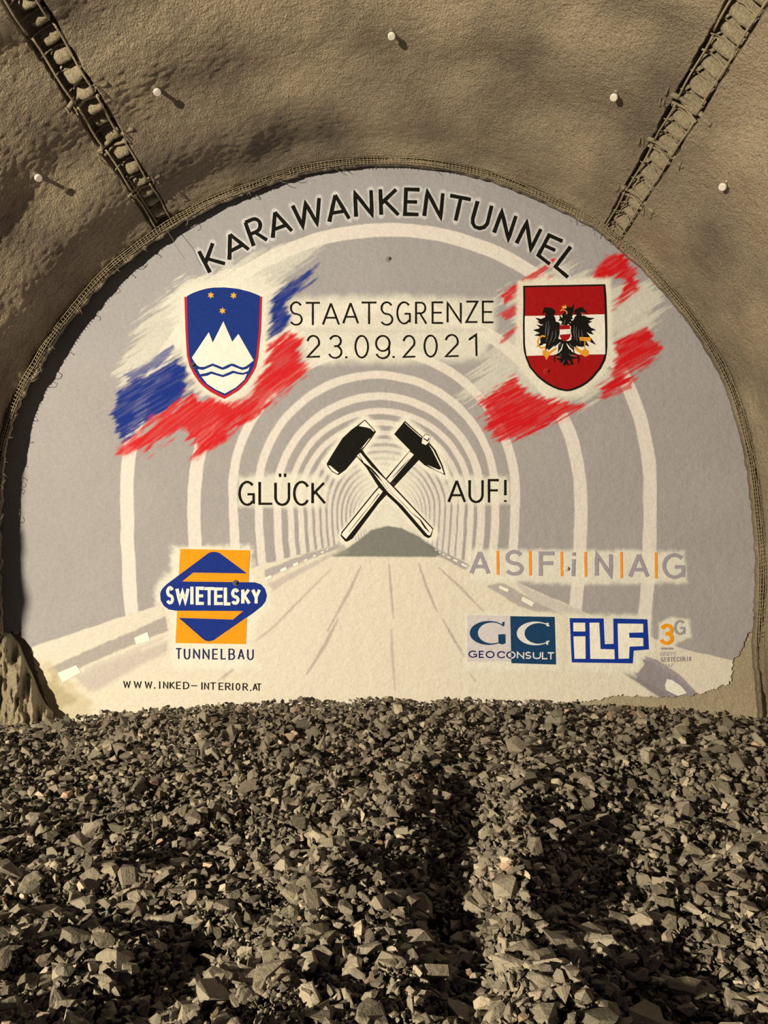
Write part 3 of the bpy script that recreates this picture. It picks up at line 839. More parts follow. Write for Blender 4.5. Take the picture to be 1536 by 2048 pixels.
# crest with eagle
cE = lambda x, y: (1020 + x / 6.982, 550 + y / 6.982)
p = Paint()
p.poly([cE(*q) for q in [(183, 150), (1330, 128), (1345, 300), (1352, 500), (1358, 800), (1358, 1000), (1348, 1110), (1330, 1190), (1270, 1305), (1150, 1450), (1080, 1510), (1000, 1560), (920, 1595), (850, 1618), (780, 1624), (680, 1604), (600, 1572), (520, 1530), (450, 1480), (380, 1420), (270, 1290), (215, 1150), (192, 1060), (183, 960), (180, 700), (186, 420)]], BLK, 1)
eo = p.build('coat_of_arms', mural, 'red and white striped shield with a black eagle')
p = Paint()
p.poly([cE(*q) for q in [(210, 172), (1306, 153), (1320, 400), (1328, 700), (1330, 1000), (1322, 1100), (1300, 1180), (1240, 1300), (1130, 1430), (1060, 1490), (990, 1532), (910, 1568), (845, 1592), (780, 1598), (690, 1578), (610, 1546), (530, 1502), (395, 1400), (292, 1275), (240, 1145), (218, 1050), (210, 950), (205, 700), (212, 430)]], P(160, 6, 18), 2)
p.build('shield_field', eo)
p = Paint()
p.poly([cE(*q) for q in [(207, 572), (520, 568), (800, 560), (1322, 548), (1328, 800), (1330, 1108), (800, 1112), (232, 1130), (211, 980), (206, 760)]], SHWHITE, 3)
p.build('white_band', eo)
p = Paint(); K = P(14, 12, 11)
def spike(pts, w, l=4, col=K): p.stroke([cE(*q) for q in pts], 1, col, l, taper=[w / 4.2, w / 4.2, w / 4.2 * .6, .5], jit=.1)
# wings (mass)
p.poly([cE(*q) for q in [(520, 465), (570, 455), (615, 480), (638, 520), (610, 560), (632, 600), (640, 650), (690, 665), (705, 720), (690, 830), (670, 900), (620, 960), (560, 1010), (530, 1050), (500, 960), (470, 960), (450, 860), (460, 780), (470, 700), (480, 620), (500, 540), (505, 500)]], K, 4)
p.poly([cE(*q) for q in [(910, 480), (950, 465), (985, 520), (1000, 560), (1050, 600), (1070, 680), (1080, 760), (1040, 860), (1060, 930), (1040, 1000), (960, 1000), (900, 960), (870, 900), (850, 800), (850, 720), (820, 690), (860, 650), (890, 620), (900, 590), (930, 560), (890, 520)]], K, 4)
for q, w in (([(540, 480), (490, 470), (450, 530)], 30), ([(530, 500), (490, 510), (450, 545)], 26), ([(500, 620), (430, 640), (355, 598)], 38), ([(500, 670), (430, 670), (380, 650)], 30), ([(490, 720), (410, 780), (322, 768)], 46), ([(490, 780), (420, 835), (340, 842)], 36),
             ([(470, 720), (420, 720), (370, 690)], 24), ([(470, 860), (440, 900), (430, 960)], 30), ([(500, 900), (440, 960), (370, 1002)], 30), ([(540, 940), (510, 1010), (500, 1050)], 30), ([(600, 900), (590, 980), (540, 1050)], 36), ([(650, 860), (650, 920), (620, 980)], 34),
             ([(960, 480), (1010, 470), (1030, 510)], 30), ([(960, 500), (1040, 500), (1080, 545)], 26), ([(1010, 590), (1090, 620), (1180, 602)], 38), ([(1030, 640), (1090, 660), (1150, 648)], 30), ([(1050, 690), (1110, 760), (1200, 768)], 46), ([(1060, 760), (1120, 800), (1165, 832)], 34),
             ([(1040, 820), (1110, 900), (1200, 975)], 44), ([(1020, 900), (1060, 960), (1105, 998)], 34), ([(940, 900), (990, 970), (1010, 1010)], 40), ([(880, 860), (900, 940), (950, 1000)], 36),
             # head and neck
             ([(790, 690), (780, 620), (760, 560), (770, 500)], 60), ([(800, 660), (840, 560), (870, 480), (890, 400)], 40), ([(760, 690), (790, 600), (840, 560)], 50), ([(740, 640), (710, 600), (690, 560)], 22), ([(750, 650), (700, 620), (675, 640)], 20), ([(820, 640), (850, 640), (870, 660)], 24), ([(810, 600), (860, 600), (880, 620)], 22),
             ([(780, 470), (850, 480), (890, 440)], 40), ([(800, 690), (760, 680), (700, 690)], 30),
             # legs, tail
             ([(700, 920), (640, 960), (620, 1010)], 50), ([(720, 900), (700, 1000), (670, 1080)], 40), ([(840, 910), (880, 970), (930, 1010)], 50), ([(820, 930), (870, 1010), (900, 1090)], 36),
             ([(770, 920), (775, 1100), (775, 1270)], 90), ([(760, 980), (720, 1080), (620, 1130)], 34), ([(760, 1040), (700, 1130), (612, 1110)], 26), ([(765, 1100), (720, 1190), (640, 1160)], 30), ([(770, 1140), (740, 1220), (680, 1215)], 26),
             ([(790, 1000), (850, 1090), (950, 1110)], 34), ([(790, 1060), (870, 1160), (960, 1150)], 32), ([(950, 1120), (960, 1180), (955, 1235)], 16), ([(790, 1120), (850, 1190), (870, 1240), (820, 1250)], 26), ([(780, 1200), (760, 1250), (740, 1265)], 22), ([(785, 1200), (810, 1250), (830, 1262)], 22), ([(620, 1130), (620, 1190), (645, 1225)], 12)):
    spike(q, w)
p.poly([cE(*q) for q in [(730, 490), (760, 465), (800, 460), (850, 480), (860, 530), (830, 600), (790, 600), (800, 540), (780, 500)]], K, 4)
ego = p.build('eagle', eo, 'black eagle')
p = Paint()
for q in ([(510, 650), (500, 760), (490, 880)], [(540, 640), (530, 760), (520, 900)], [(560, 700), (540, 800), (500, 940)], [(600, 780), (580, 880), (540, 980)], [(640, 760), (640, 860), (600, 940)], [(930, 720), (920, 800), (940, 930)], [(900, 700), (890, 800), (910, 900)], [(960, 760), (960, 860), (990, 960)], [(1000, 760), (1010, 860), (1030, 940)],
          [(990, 530), (1020, 550), (1060, 550)], [(775, 620), (760, 660), (745, 700)], [(715, 950), (700, 980), (690, 1000)], [(830, 950), (850, 990), (880, 1010)], [(640, 1140), (680, 1150), (720, 1100)], [(820, 1100), (860, 1130), (930, 1130)], [(760, 1180), (740, 1220), (720, 1225)], [(790, 970), (830, 1030), (850, 1050)]):
    p.stroke([cE(*r) for r in q], 1, P(120, 114, 106), 5, taper=[.4, 1.3, .4])
p.stroke([cE(705, 940), cE(640, 1000), cE(560, 1060)], 1, SHWHITE, 5, taper=[1, 2.6, .6]); p.stroke([cE(740, 960), cE(715, 1040), cE(680, 1090)], 1, SHWHITE, 5, taper=[1, 2.4, .6])
p.stroke([cE(790, 955), cE(830, 1020), cE(890, 1060)], 1, SHWHITE, 5, taper=[1, 3, .6])
p.build('feather_highlights', eo, 'pale feather highlights')['kind'] = 'stuff'
p = Paint(); GO = P(226, 150, 40)
p.poly([cE(*q) for q in [(690, 700), (835, 700), (845, 850), (820, 895), (765, 925), (720, 900), (697, 860)]], P(160, 6, 18), 5)
p.poly([cE(*q) for q in [(692, 762), (838, 755), (840, 822), (696, 835)]], SHWHITE, 6)
p.build('breast_shield', eo, 'small red and white shield on the eagle')
p = Paint()
p.poly([cE(*q) for q in [(732, 466), (722, 430), (742, 448), (748, 418), (762, 446), (776, 405), (780, 445), (790, 425), (788, 466)]], P(240, 180, 60), 5)
p.build('crown', eo, 'gold crown'); p = Paint()
p.stroke([cE(700, 500), cE(735, 482), cE(775, 495), cE(795, 520), cE(790, 545)], 2.2, P(225, 150, 60), 5)
p.build('beak', eo, 'gold beak'); p = Paint()
p.stroke([cE(*q) for q in [(495, 860), (450, 850), (410, 875), (388, 930), (400, 990), (440, 1020), (490, 1010)]], 3.2, GO, 5)
p.stroke([cE(490, 1010), cE(492, 1060)], 2, GO, 5)
p.poly([cE(*q) for q in [(450, 1060), (500, 1045), (545, 1075), (640, 1000), (650, 1030), (560, 1100), (530, 1150), (505, 1190), (490, 1140), (460, 1120)]], GO, 5)
p.build('sickle', eo, 'gold sickle and claw'); p = Paint()
p.poly([cE(*q) for q in [(975, 865), (1130, 870), (1125, 930), (972, 915)]], GO, 5)
p.stroke([cE(1045, 930), cE(1045, 1040)], 2.4, GO, 5)
p.poly([cE(*q) for q in [(890, 1010), (940, 1010), (1000, 1060), (1050, 1020), (1100, 1060), (1100, 1120), (1050, 1145), (1000, 1110), (930, 1060)]], GO, 5)
p.build('small_hammer', eo, 'gold hammer and claw')

# crossed hammers
cH = lambda x, y: (630 + x / 5.486, 820 + y / 5.486)
hw = lambda pts: [cH(*q) for q in pts]
HOUT1 = [(127, 590), (180, 500), (300, 310), (400, 215), (470, 165), (545, 105), (665, 235), (600, 330), (520, 430), (330, 655), (250, 712), (190, 680), (140, 625)]
HOUT2 = [(868, 265), (985, 120), (1180, 295), (1240, 345), (1320, 440), (1395, 600), (1428, 715), (1200, 605), (1130, 540), (1080, 480), (1000, 400)]
halo_strokes([(hw(HOUT1 + HOUT1[:1]), 2), (hw(HOUT2 + HOUT2[:1]), 2), (hw([(480, 500), (1260, 1360)]), 14), (hw([(1060, 470), (330, 1400)]), 14)], P(238, 229, 200), 3, 15, .85, 51)
p = Paint(); HK = P(14, 11, 9); HWt = P(246, 240, 222)
# handle 2 (behind)
p.poly(hw([(1045, 440), (1140, 545), (700, 1020), (410, 1410), (350, 1445), (330, 1440), (280, 1380), (290, 1340), (640, 905), (790, 735)]), HK, 1)
p.poly(hw([(1040, 455), (1085, 490), (840, 780), (740, 900), (620, 1060), (340, 1415), (292, 1370), (300, 1350), (650, 915), (800, 748)]), HWt, 2)
p.stroke(hw([(1040, 530), (960, 620), (850, 740)]), 1, HK, 3, taper=[.6, 2.2, .8]); p.stroke(hw([(700, 920), (600, 1050), (480, 1200), (370, 1340)]), 1, P(90, 82, 60), 3, taper=[2.2, .7, 1.8, .7])
h2 = p.build('hammer', mural, 'painted pick hammer leaning left with its wedge-shaped head at the upper right')
p = Paint()
p.poly(hw(HOUT2), HK, 4)
p.poly(hw([(1245, 372), (1300, 440), (1380, 600), (1412, 690), (1385, 640), (1290, 450)]), HWt, 5)
p.poly(hw([(1225, 600), (1360, 655), (1395, 640), (1412, 700), (1330, 662)]), HWt, 5)
p.poly(hw([(985, 136), (1170, 298), (1165, 304), (990, 148)]), HWt, 5)
p.poly(hw([(1180, 300), (1210, 258), (1262, 290), (1255, 350), (1215, 385), (1170, 365)]), HWt, 6)
p.stroke(hw([(1185, 300), (1208, 262), (1250, 278)]), 1.2, HK, 7); p.stroke(hw([(1190, 310), (1235, 340), (1250, 310)]), 2.0, HK, 7)
p.build('hammer_head', h2, 'black head')
p = Paint()
p.poly(hw([(440, 490), (520, 440), (545, 480), (770, 745), (905, 880), (1295, 1300), (1270, 1390), (1240, 1405), (1200, 1385), (900, 1040), (760, 910), (700, 850), (560, 630)]), HK, 4)
p.poly(hw([(450, 492), (500, 470), (620, 620), (775, 765), (900, 895), (1290, 1310), (1262, 1378), (1235, 1370), (960, 1050), (800, 900), (720, 800), (640, 690), (520, 560)]), HWt, 5)
for q, t in (([(480, 480), (530, 580), (620, 650), (700, 740), (740, 790)], [1, 2, 3.5, 5, 1]), ([(740, 800), (800, 880), (900, 960), (1000, 1060), (1060, 1130)], [1, .8, .9, 1, 1.5]), ([(1060, 1130), (1150, 1200), (1210, 1290), (1255, 1340)], [1, 2.5, 5, 2]), ([(770, 790), (810, 850), (850, 900)], [.5, 1, .5])):
    p.stroke(hw(q), 1, HK, 6, taper=t, jit=1.2)
p.stroke(hw([(840, 800), (880, 810)]), 5, P(60, 40, 36), 4)
h1 = p.build('hammer', mural, 'painted sledge hammer with its blunt black head at the upper left')
p = Paint()
p.poly(hw(HOUT1), HK, 7)
p.poly(hw([(545, 116), (655, 232), (640, 236), (610, 205), (560, 190), (480, 176)]), HWt, 8)
p.poly(hw([(145, 608), (170, 612), (240, 672), (262, 690), (245, 700), (190, 668)]), HWt, 8)
p.poly(hw([(500, 432), (590, 318), (610, 305), (540, 400)]), HWt, 8)
p.build('hammer_head', h1, 'black head')

# painted background mesh
keep = rh_m < rho_paint(ph_m) + 2.0 / LPX
sl = sd_poly(LOWR, X, Y) + 5 * fbm(X / 7, Y / 7, 61, 3)
keep &= sl > 0
keep &= (sd_poly(LOWL, X, Y) + 6 * fbm(X / 8, Y / 8, 62, 3) > 0)
keep &= (Y < 1450)
F = grid_faces(*shp)
kf = keep.ravel()[F].all(1); F = F[kf]
used = np.zeros(X.size, bool); used[F.ravel()] = True
idx = np.cumsum(used) - 1
MVf = MV.reshape(-1, 3)[used]
me = fast_mesh('painted_ground', MVf, idx[F], True, C.reshape(-1, 3)[used])
o = link('painted_ground', me, M_PAINT, label='grey ground with pale painted arches and road')
place(o, mural)

# ------------------------------------------------------------------ ground surface
def gnd(x, y):
    x = np.asarray(x, float); y = np.asarray(y, float)
    t = sstep(4.5, 9.6, y)
    z = t * (.125 - .0118 * (x - .2) ** 2) - (1 - t) * .02
    z = z + (.085 * fbm(x * .75, y * .75, 301, 3) + .065 * fbm(x * 2.2, y * 3.4, 311, 4) + .018 * vn(x * 9, y * 11, 315)) * (1 - .7 * sstep(8.6, 9.8, y))
    for (x0, y0, x1, y1, w, h) in RIDGES:
        ex, ey = x1 - x0, y1 - y0
        tt = np.clip(((x - x0) * ex + (y - y0) * ey) / (ex * ex + ey * ey), 0, 1)
        d = np.hypot(x - x0 - ex * tt, y - y0 - ey * tt)
        z = z + h * np.exp(-(d / w) ** 2)
    return z
def rdg(a, b, w, h):
    p = at_z(a[0], a[1], 0.0); q = at_z(b[0], b[1], 0.0)
    return (p[0], p[1], q[0], q[1], w, h)
RIDGES = [rdg((1060, 1990), (1025, 1780), .12, .06), rdg((1025, 1780), (1050, 1560), .13, .06), rdg((930, 1980), (890, 1800), .16, -.10), rdg((890, 1800), (935, 1600), .15, -.09), rdg((700, 1800), (860, 1520), .20, .08), rdg((1180, 1800), (1300, 1560), .2, -.09),
          rdg((560, 1990), (700, 1640), .10, .05), rdg((230, 2030), (400, 1880), .16, -.12), rdg((60, 1780), (420, 1640), .12, .06), rdg((40, 1700), (360, 1600), .14, -.07),
          rdg((1330, 2040), (1480, 1900), .2, -.14), rdg((1150, 2040), (1240, 1900), .10, .06), rdg((1250, 1760), (1500, 1640), .16, -.08)]
fx = np.linspace(-9, 9, 260); fy = np.linspace(.3, 10.25, 220)
FX, FY = np.meshgrid(fx, fy)
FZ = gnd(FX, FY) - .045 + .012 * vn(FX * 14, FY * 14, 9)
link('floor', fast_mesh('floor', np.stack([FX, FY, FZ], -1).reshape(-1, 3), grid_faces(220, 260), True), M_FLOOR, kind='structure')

# ------------------------------------------------------------------ stones
def hull_proto(npts, seed, flat):
    r = np.random.default_rng(seed)
    bm = bmesh.new()
    p = r.normal(size=(npts, 3)); p /= np.linalg.norm(p, axis=1)[:, None]
    p *= r.uniform(.72, 1.0, (npts, 1)); p *= np.array([1, r.uniform(.55, .95), flat])
    for q in p: bm.verts.new(q)
    res = bmesh.ops.convex_hull(bm, input=bm.verts[:])
    bmesh.ops.delete(bm, geom=[g for g in res['geom_interior'] if isinstance(g, bmesh.types.BMVert)], context='VERTS')
    bmesh.ops.triangulate(bm, faces=bm.faces[:])
    bmesh.ops.recalc_face_normals(bm, faces=bm.faces[:])
    bm.verts.index_update()
    V = np.array([v.co[:] for v in bm.verts]); F = np.array([[v.index for v in f.verts] for f in bm.faces])
    bm.free()
    return V / np.abs(V).max(), F

def rot_mats(n, tilt, rng):
    a = rng.uniform(0, 2 * math.pi, n); b = rng.normal(0, tilt, n); c = rng.normal(0, tilt, n)
    ca, sa, cb, sb, cc, sc_ = np.cos(a), np.sin(a), np.cos(b), np.sin(b), np.cos(c), np.sin(c)
    Z = np.zeros((n, 3, 3)); Z[:, 0, 0] = ca; Z[:, 0, 1] = -sa; Z[:, 1, 0] = sa; Z[:, 1, 1] = ca; Z[:, 2, 2] = 1
    Xm = np.zeros((n, 3, 3)); Xm[:, 0, 0] = 1; Xm[:, 1, 1] = cb; Xm[:, 1, 2] = -sb; Xm[:, 2, 1] = sb; Xm[:, 2, 2] = cb
    Ym = np.zeros((n, 3, 3)); Ym[:, 1, 1] = 1; Ym[:, 0, 0] = cc; Ym[:, 0, 2] = sc_; Ym[:, 2, 0] = -sc_; Ym[:, 2, 2] = cc
    return Xm @ Ym @ Z

def stone_cols(n, rng):
    base = np.array([.215, .196, .162])
    v = np.exp(rng.normal(0, .30, (n, 1)))
    tint = 1 + rng.normal(0, .016, (n, 3))
    c = base * v * tint
    pale = rng.random(n) < .045
    c[pale] = np.array([.5, .45, .36]) * rng.uniform(.8, 1.1, (pale.sum(), 1))
    red = rng.random(n) < .02
    c[red] = c[red] * np.array([1.15, .92, .85])
    return np.clip(c, .03, .8)

# named stones (photograph position, width)
BIG = [(1296, 2030, 100), (1092, 2028, 72), (851, 1905, 56), (760, 1817, 60), (1045, 1825, 48), (840, 1981, 52), (668, 2012, 42), (580, 1911, 36), (539, 1909, 42), (588, 1780, 58), (637, 1792, 46), (666, 1803, 32),
       (750, 1774, 32), (869, 1774, 34), (828, 1743, 32), (1327, 1770, 52), (1276, 1755, 30), (1131, 1811, 30), (1120, 1883, 92), (1186, 1881, 30), (1276, 1942, 54), (1334, 1954, 42), (1410, 1891, 32), (1448, 1829, 38),
       (1522, 1764, 50), (1198, 2036, 82), (1078, 1979, 42), (1166, 2000, 38), (948, 2020, 34), (37, 1825, 48), (72, 1827, 28), (201, 1801, 42), (191, 1829, 34), (260, 1809, 62), (332, 1739, 40), (225, 1917, 66), (64, 1925, 50),
       (96, 1938, 30), (328, 1829, 38), (359, 1872, 30), (328, 1885, 26), (437, 1887, 30), (27, 1989, 40), (8, 2030, 30), (178, 2020, 34), (498, 1981, 36), (455, 2020, 42), (205, 1882, 44), (199, 1731, 46), (222, 1665, 36),
       (265, 1612, 32), (642, 1682, 34), (510, 1557, 36), (395, 1660, 24), (1063, 1680, 32), (1210, 1714, 34), (1423, 1667, 44), (1288, 1610, 42), (1158, 1557, 44), (1085, 1572, 38), (1273, 1580, 30), (1463, 1712, 26),
       (808, 1607, 22), (1268, 1747, 28), (1293, 1660, 32), (1480, 2000, 60), (1525, 1990, 50), (700, 1925, 30), (780, 1915, 40), (905, 1935, 34), (940, 1705, 30), (1000, 1755, 34), (1500, 1700, 44), (1380, 1780, 40), (130, 1990, 30), (560, 2040, 34), (1400, 1930, 30), (405, 1730, 26), (450, 1752, 24)]
protoB = [hull_proto(13, 500 + i, f) for i, f in enumerate([.5, .62, .7, .45, .8, .55, .4, .66, .58, .72])]
bigmesh = []
for i in range(30):
    V, F = protoB[i % 10]
    col = stone_cols(1, RNG)[0]
    if i < 24: col = np.clip(np.array([.29, .265, .215]) * np.exp(RNG.normal(0, .16)), 0, .8)
    bigmesh.append(fast_mesh('stone', V, F, False, np.repeat(col[None], len(V), 0)))
    bigmesh[-1].materials.append(M_STONE)
UNIQ = {0: 'largest pointed grey stone at the bottom edge right of centre', 1: 'broad rounded grey slab at the bottom edge left of the largest pointed stone', 2: 'pale angular stone with sloping top left of the dark hollow', 3: 'blocky brown stone with flat top in mid foreground',
        4: 'upright diamond-shaped grey stone right of the dark hollow', 5: 'triangular brown stone near the bottom centre', 18: 'long flat grey slab lying crosswise in the right foreground',
        25: 'wide low slab at the bottom edge just left of the largest pointed stone', 33: 'long narrow pale slab in the left foreground', 35: 'large angular brown stone at lower left', 15: 'rounded grey stone beside a dark gap at right'}
GRP = 'larger loose stones on the gravel heap'
GLAB = 'grey-brown angular broken stone lying on top of the gravel'
n_big = 0
big_xy = []
def put_stone(x, y, s, i, label=None):
    z = float(gnd(x, y))
    o = bpy.data.objects.new('stone', bigmesh[i % 30]); COL.objects.link(o)
    sx = s * RNG.uniform(.9, 1.05)
    sc_ = (sx, sx * RNG.uniform(.85, 1.15), sx * RNG.uniform(.85, 1.15))
    o.scale = sc_
    o.rotation_euler = (RNG.normal(0, .3), RNG.normal(0, .3), RNG.uniform(0, 6.28))
    if i == 0: o.rotation_euler = (.2, .5, 1.0); o.scale = (sx, sx * .9, sx * 1.3)
    o.location = (x, y, z + s * .28)
    o['label'] = label or GLAB; o['category'] = 'stone'
    if not label: o['group'] = GRP
    big_xy.append((x, y, s))
for i, (px, py, w) in enumerate(BIG):
    p = at_z(px, py + w * .15, 0.0)
    for _ in range(4): p = at_z(px, py + w * .15, float(gnd(p[0], p[1])) + .02)
    s = w / FPX * p[1] / 2 * 1.08
    put_stone(p[0], p[1], s, i if i not in (6,) else 7, UNIQ.get(i)); n_big += 1

LAND = {0: 'the largest pointed stone', 1: 'the broad rounded slab at the bottom', 2: 'the pale sloping stone by the hollow', 3: 'the blocky flat-topped brown stone', 4: 'the upright diamond-shaped stone',
        18: 'the long flat slab lying crosswise', 33: 'the long narrow pale slab at left', 35: 'the large brown stone at lower left', 15: 'the rounded stone beside the gap'}
taken = {}
stones_now = [o for o in COL.objects if o.name.startswith('stone')]
order_ = sorted([i for i in range(len(BIG)) if i not in UNIQ], key=lambda i: min((BIG[i][0] - BIG[j][0]) ** 2 + (BIG[i][1] - BIG[j][1]) ** 2 for j in LAND))
RANK = ['nearest', 'second', 'third', 'fourth', 'fifth', 'sixth', 'seventh', 'eighth', 'ninth', 'tenth']
for i in order_:
    j = min(LAND, key=lambda k: (BIG[i][0] - BIG[k][0]) ** 2 + (BIG[i][1] - BIG[k][1]) ** 2)
    dx, dy = BIG[i][0] - BIG[j][0], BIG[i][1] - BIG[j][1]
    if abs(dx) > abs(dy): d = 'to the right of' if dx > 0 else 'to the left of'
    else: d = 'in front of' if dy > 0 else 'behind'
    n = taken.get((j, d), 0); taken[(j, d)] = n + 1
    o = stones_now[i]
    if n < 10:
        if 'group' in o: del o['group']
        o['label'] = ('angular stone, ' + RANK[n] + ' ' + d + ' ' + LAND[j])

# random field: positions with density rising towards the camera
def field(n, y0, y1, half, pw, rng):
    u = rng.random(n); y = (y0 ** (1 - pw) + u * (y1 ** (1 - pw) - y0 ** (1 - pw))) ** (1 / (1 - pw))
    x = rng.uniform(-1, 1, n) * half(y)
    return x, y
hf = lambda y: np.minimum(.62 * y + .7, 6.6)
x1, y1 = field(62000, 2.3, 9.95, hf, 1.9, RNG)
s1 = .0038 * y1 * np.exp(RNG.normal(0, .40, len(x1)))
x2, y2 = field(18000, 2.3, 9.95, hf, 1.1, RNG)
s2 = np.clip(.0175 * np.exp(RNG.normal(0, .6, len(x2))) * (.95 + .03 * y2), .01, .085)
X_ = np.concatenate([x1, x2]); Y_ = np.concatenate([y1, y2]); S_ = np.concatenate([s1, s2]); S_ = np.where(Y_ > 9.2, np.minimum(S_ * .8, .05), S_)
# the largest of them are stones of their own
scr = S_ / Y_; onscr = np.abs(X_) < .5 * Y_
ok = onscr & (Y_ < 6.5) & (Y_ > 2.75) & (S_ < .09)
order = np.argsort(-(scr * ok))[:300 - n_big]
for k, j in enumerate(order): put_stone(float(X_[j]), float(Y_[j]), float(S_[j]) * 1.0, k % 24)
m_ = np.ones(len(X_), bool); m_[order] = False
m_ &= ~((scr > scr[order].min()) & (Y_ < 6.5) & onscr)
X_, Y_, S_ = X_[m_], Y_[m_], S_[m_]
N = len(X_)
protoS = [hull_proto(10, 900 + i, f) for i, f in enumerate(np.tile([.36, .48, .6, .75], 6))]
RT = rot_mats(N, .42, RNG)
SCL = S_[:, None] * np.stack([RNG.uniform(.8, 1.2, N), RNG.uniform(.7, 1.1, N), RNG.uniform(.8, 1.35, N)], -1)
Zs = gnd(X_, Y_) + S_ * RNG.uniform(-.5, 1.0, N) + .004 + np.where(S_ > .022, S_ * .25, -.006)
colS = stone_cols(N, RNG)
pid = RNG.integers(0, len(protoS), N)
Vs, Fs, Cs = [], [], []; off = 0
for k, (V, F) in enumerate(protoS):
    ii = np.nonzero(pid == k)[0]
    W = np.einsum('nij,nvj->nvi', RT[ii], V[None] * SCL[ii][:, None, :]) + np.stack([X_[ii], Y_[ii], Zs[ii]], -1)[:, None, :]
    nv = len(V)
    Vs.append(W.reshape(-1, 3)); Fs.append((F[None] + (np.arange(len(ii)) * nv)[:, None, None]).reshape(-1, 3) + off)
    Cs.append(np.repeat(colS[ii], nv, 0)); off += len(ii) * nv
me = fast_mesh('gravel', np.vstack(Vs), np.vstack(Fs), False, np.vstack(Cs))
link('gravel', me, M_STONE, label='grey-brown broken rock gravel heaped in front of the painted wall', cat='gravel', kind='stuff')

# ------------------------------------------------------------------ deformation joints in the vault
def pad_mesh(phi, y, w, l, h, seed):
    """rounded shotcrete pad lying across a slot"""
    nu, nv_ = 13, 9
    u = np.linspace(-1, 1, nu); v = np.linspace(-1, 1, nv_)
    U, V = np.meshgrid(u, v)
    prof = (1 - np.abs(V) ** 2.6) ** .5
    hh = h * prof * (.8 + .2 * (1 - U ** 4)) + .012 * fbm(U * 2 + seed, V * 2, seed, 2)
    pp_ = phi + U * w
    yy = y + V * l * .5 + .02 * (U + 1) * 0
    r = shell_rho(pp_, yy, False) + .2 - hh + float(shell_rho(np.array(phi), np.array(y)) - shell_rho(np.array(phi), np.array(y), False))
    yy, r = slide(pp_, yy, r)
    P3 = np.stack([r * np.sin(pp_), yy, EYE + r * np.cos(pp_)], -1)
    return P3.reshape(-1, 3), grid_faces(nv_, nu)

def build_joint(side):
    a, b = SLOTS[side]; mid = (a + b) / 2; hwid = (b - a) / 2
    c = shell_pt(np.array(mid), np.array(8.6), 0)
    lab = ('open lattice joint with steel rungs running up the left of the vault', 'open lattice joint with steel rungs running up the right of the vault')[side]
    t = thing('deformation_joint', tuple(c), lab, 'tunnel joint')
    rg = np.random.default_rng(40 + side)
    P_ = lambda phi, y, lift=0.0: shell_pt(np.array(float(phi)), np.array(float(y)), lift)
    yy = 9.5; k = 0
    sh = (.35, .12)[side] * hwid
    while yy > 6.1:
        l = rg.uniform(.12, .15)
        V, F = pad_mesh(mid + sh, yy, hwid * (.66, .84)[side], l, rg.uniform(.155, .185) + (.035, 0)[side], k)
        place(link('concrete_pad', fast_mesh('concrete_pad', V, F, True), M_EDGE), t)
        mb = MB(); ry = yy + .095
        us = np.linspace(-1, 1, 9)
        mb.tube([P_(mid + u * hwid * 1.02, ry + .03 * (1 - u * u) * rg.uniform(.3, 1), -.03 - .055 * (1 - u * u)) for u in us], .007 if k % 3 else .011, 6)
        place(link('rung', mb.mesh('rung'), M_BAR), t)
        yy -= .195 + rg.uniform(-.015, .02); k += 1
    for s_, e in ((a, 1), (b, -1)):
        ycuts = [9.66, 8.95, 8.35, 7.75, 7.0, 6.2]
        for i in range(5):
            ya = np.linspace(ycuts[i] - .02, ycuts[i + 1] + .03, 12)
            mb = MB(); o_ = rg.uniform(-.002, .003)
            mb.tube([P_(s_ + e * (.003 + o_) + .0012 * math.sin(q * 9), q, rg.uniform(-.008, .004)) for q in ya], .014, 6)
            place(link('rail', mb.mesh('rail'), M_BAR), t)
    # second inner rail near the face
    mb = MB(); q0 = a + hwid * .55
    mb.tube([P_(q0, q, -.03) for q in np.linspace(9.6, 8.75, 8)], .009, 6)
    place(link('rail', mb.mesh('rail'), M_BAR), t)
    # steel arch segments crossing the slot
    for yc in (8.95, 8.35, 7.72):
        for dz, rr in ((0, .026), (.07, .016)):
            mb = MB(); ext = hwid * (1.75 if dz == 0 else 1.1); shf = (-.35 if (yc * 10) % 2 < 1 else .35) * hwid
            mb.tube([P_(mid + shf * (dz == 0) + u * ext, yc + dz - .05 * u * (1 if side == 0 else -1) * 0, -.005 - .05 * (1 - abs(u)) + .02 * (abs(u) > 1)) for u in np.linspace(-1, 1, 11)], rr * (1 + .15 * np.sin(np.arange(11) * 2.1)), 8)
            place(link('cross_bar', mb.mesh('cross_bar'), M_EDGE if dz == 0 else M_BAR), t)
        for q in range(5):
            mb = MB(); ph = mid + rg.choice([-1, 1]) * hwid * rg.uniform(1.0, 1.9); y0 = yc + rg.uniform(-.08, .08)
            pts = []; dphi = rg.uniform(-.006, .006); cv = rg.uniform(-.05, .05)
            for w in np.linspace(0, 1, 6): pts.append(P_(ph + dphi * w, y0 + cv * w * w + .05 * w, .0 + .05 * math.sin(w * 2.6)))
            mb.tube(pts, .005, 4); place(link('loose_wire', mb.mesh('loose_wire'), M_BAR), t)
build_joint(0); build_joint(1)

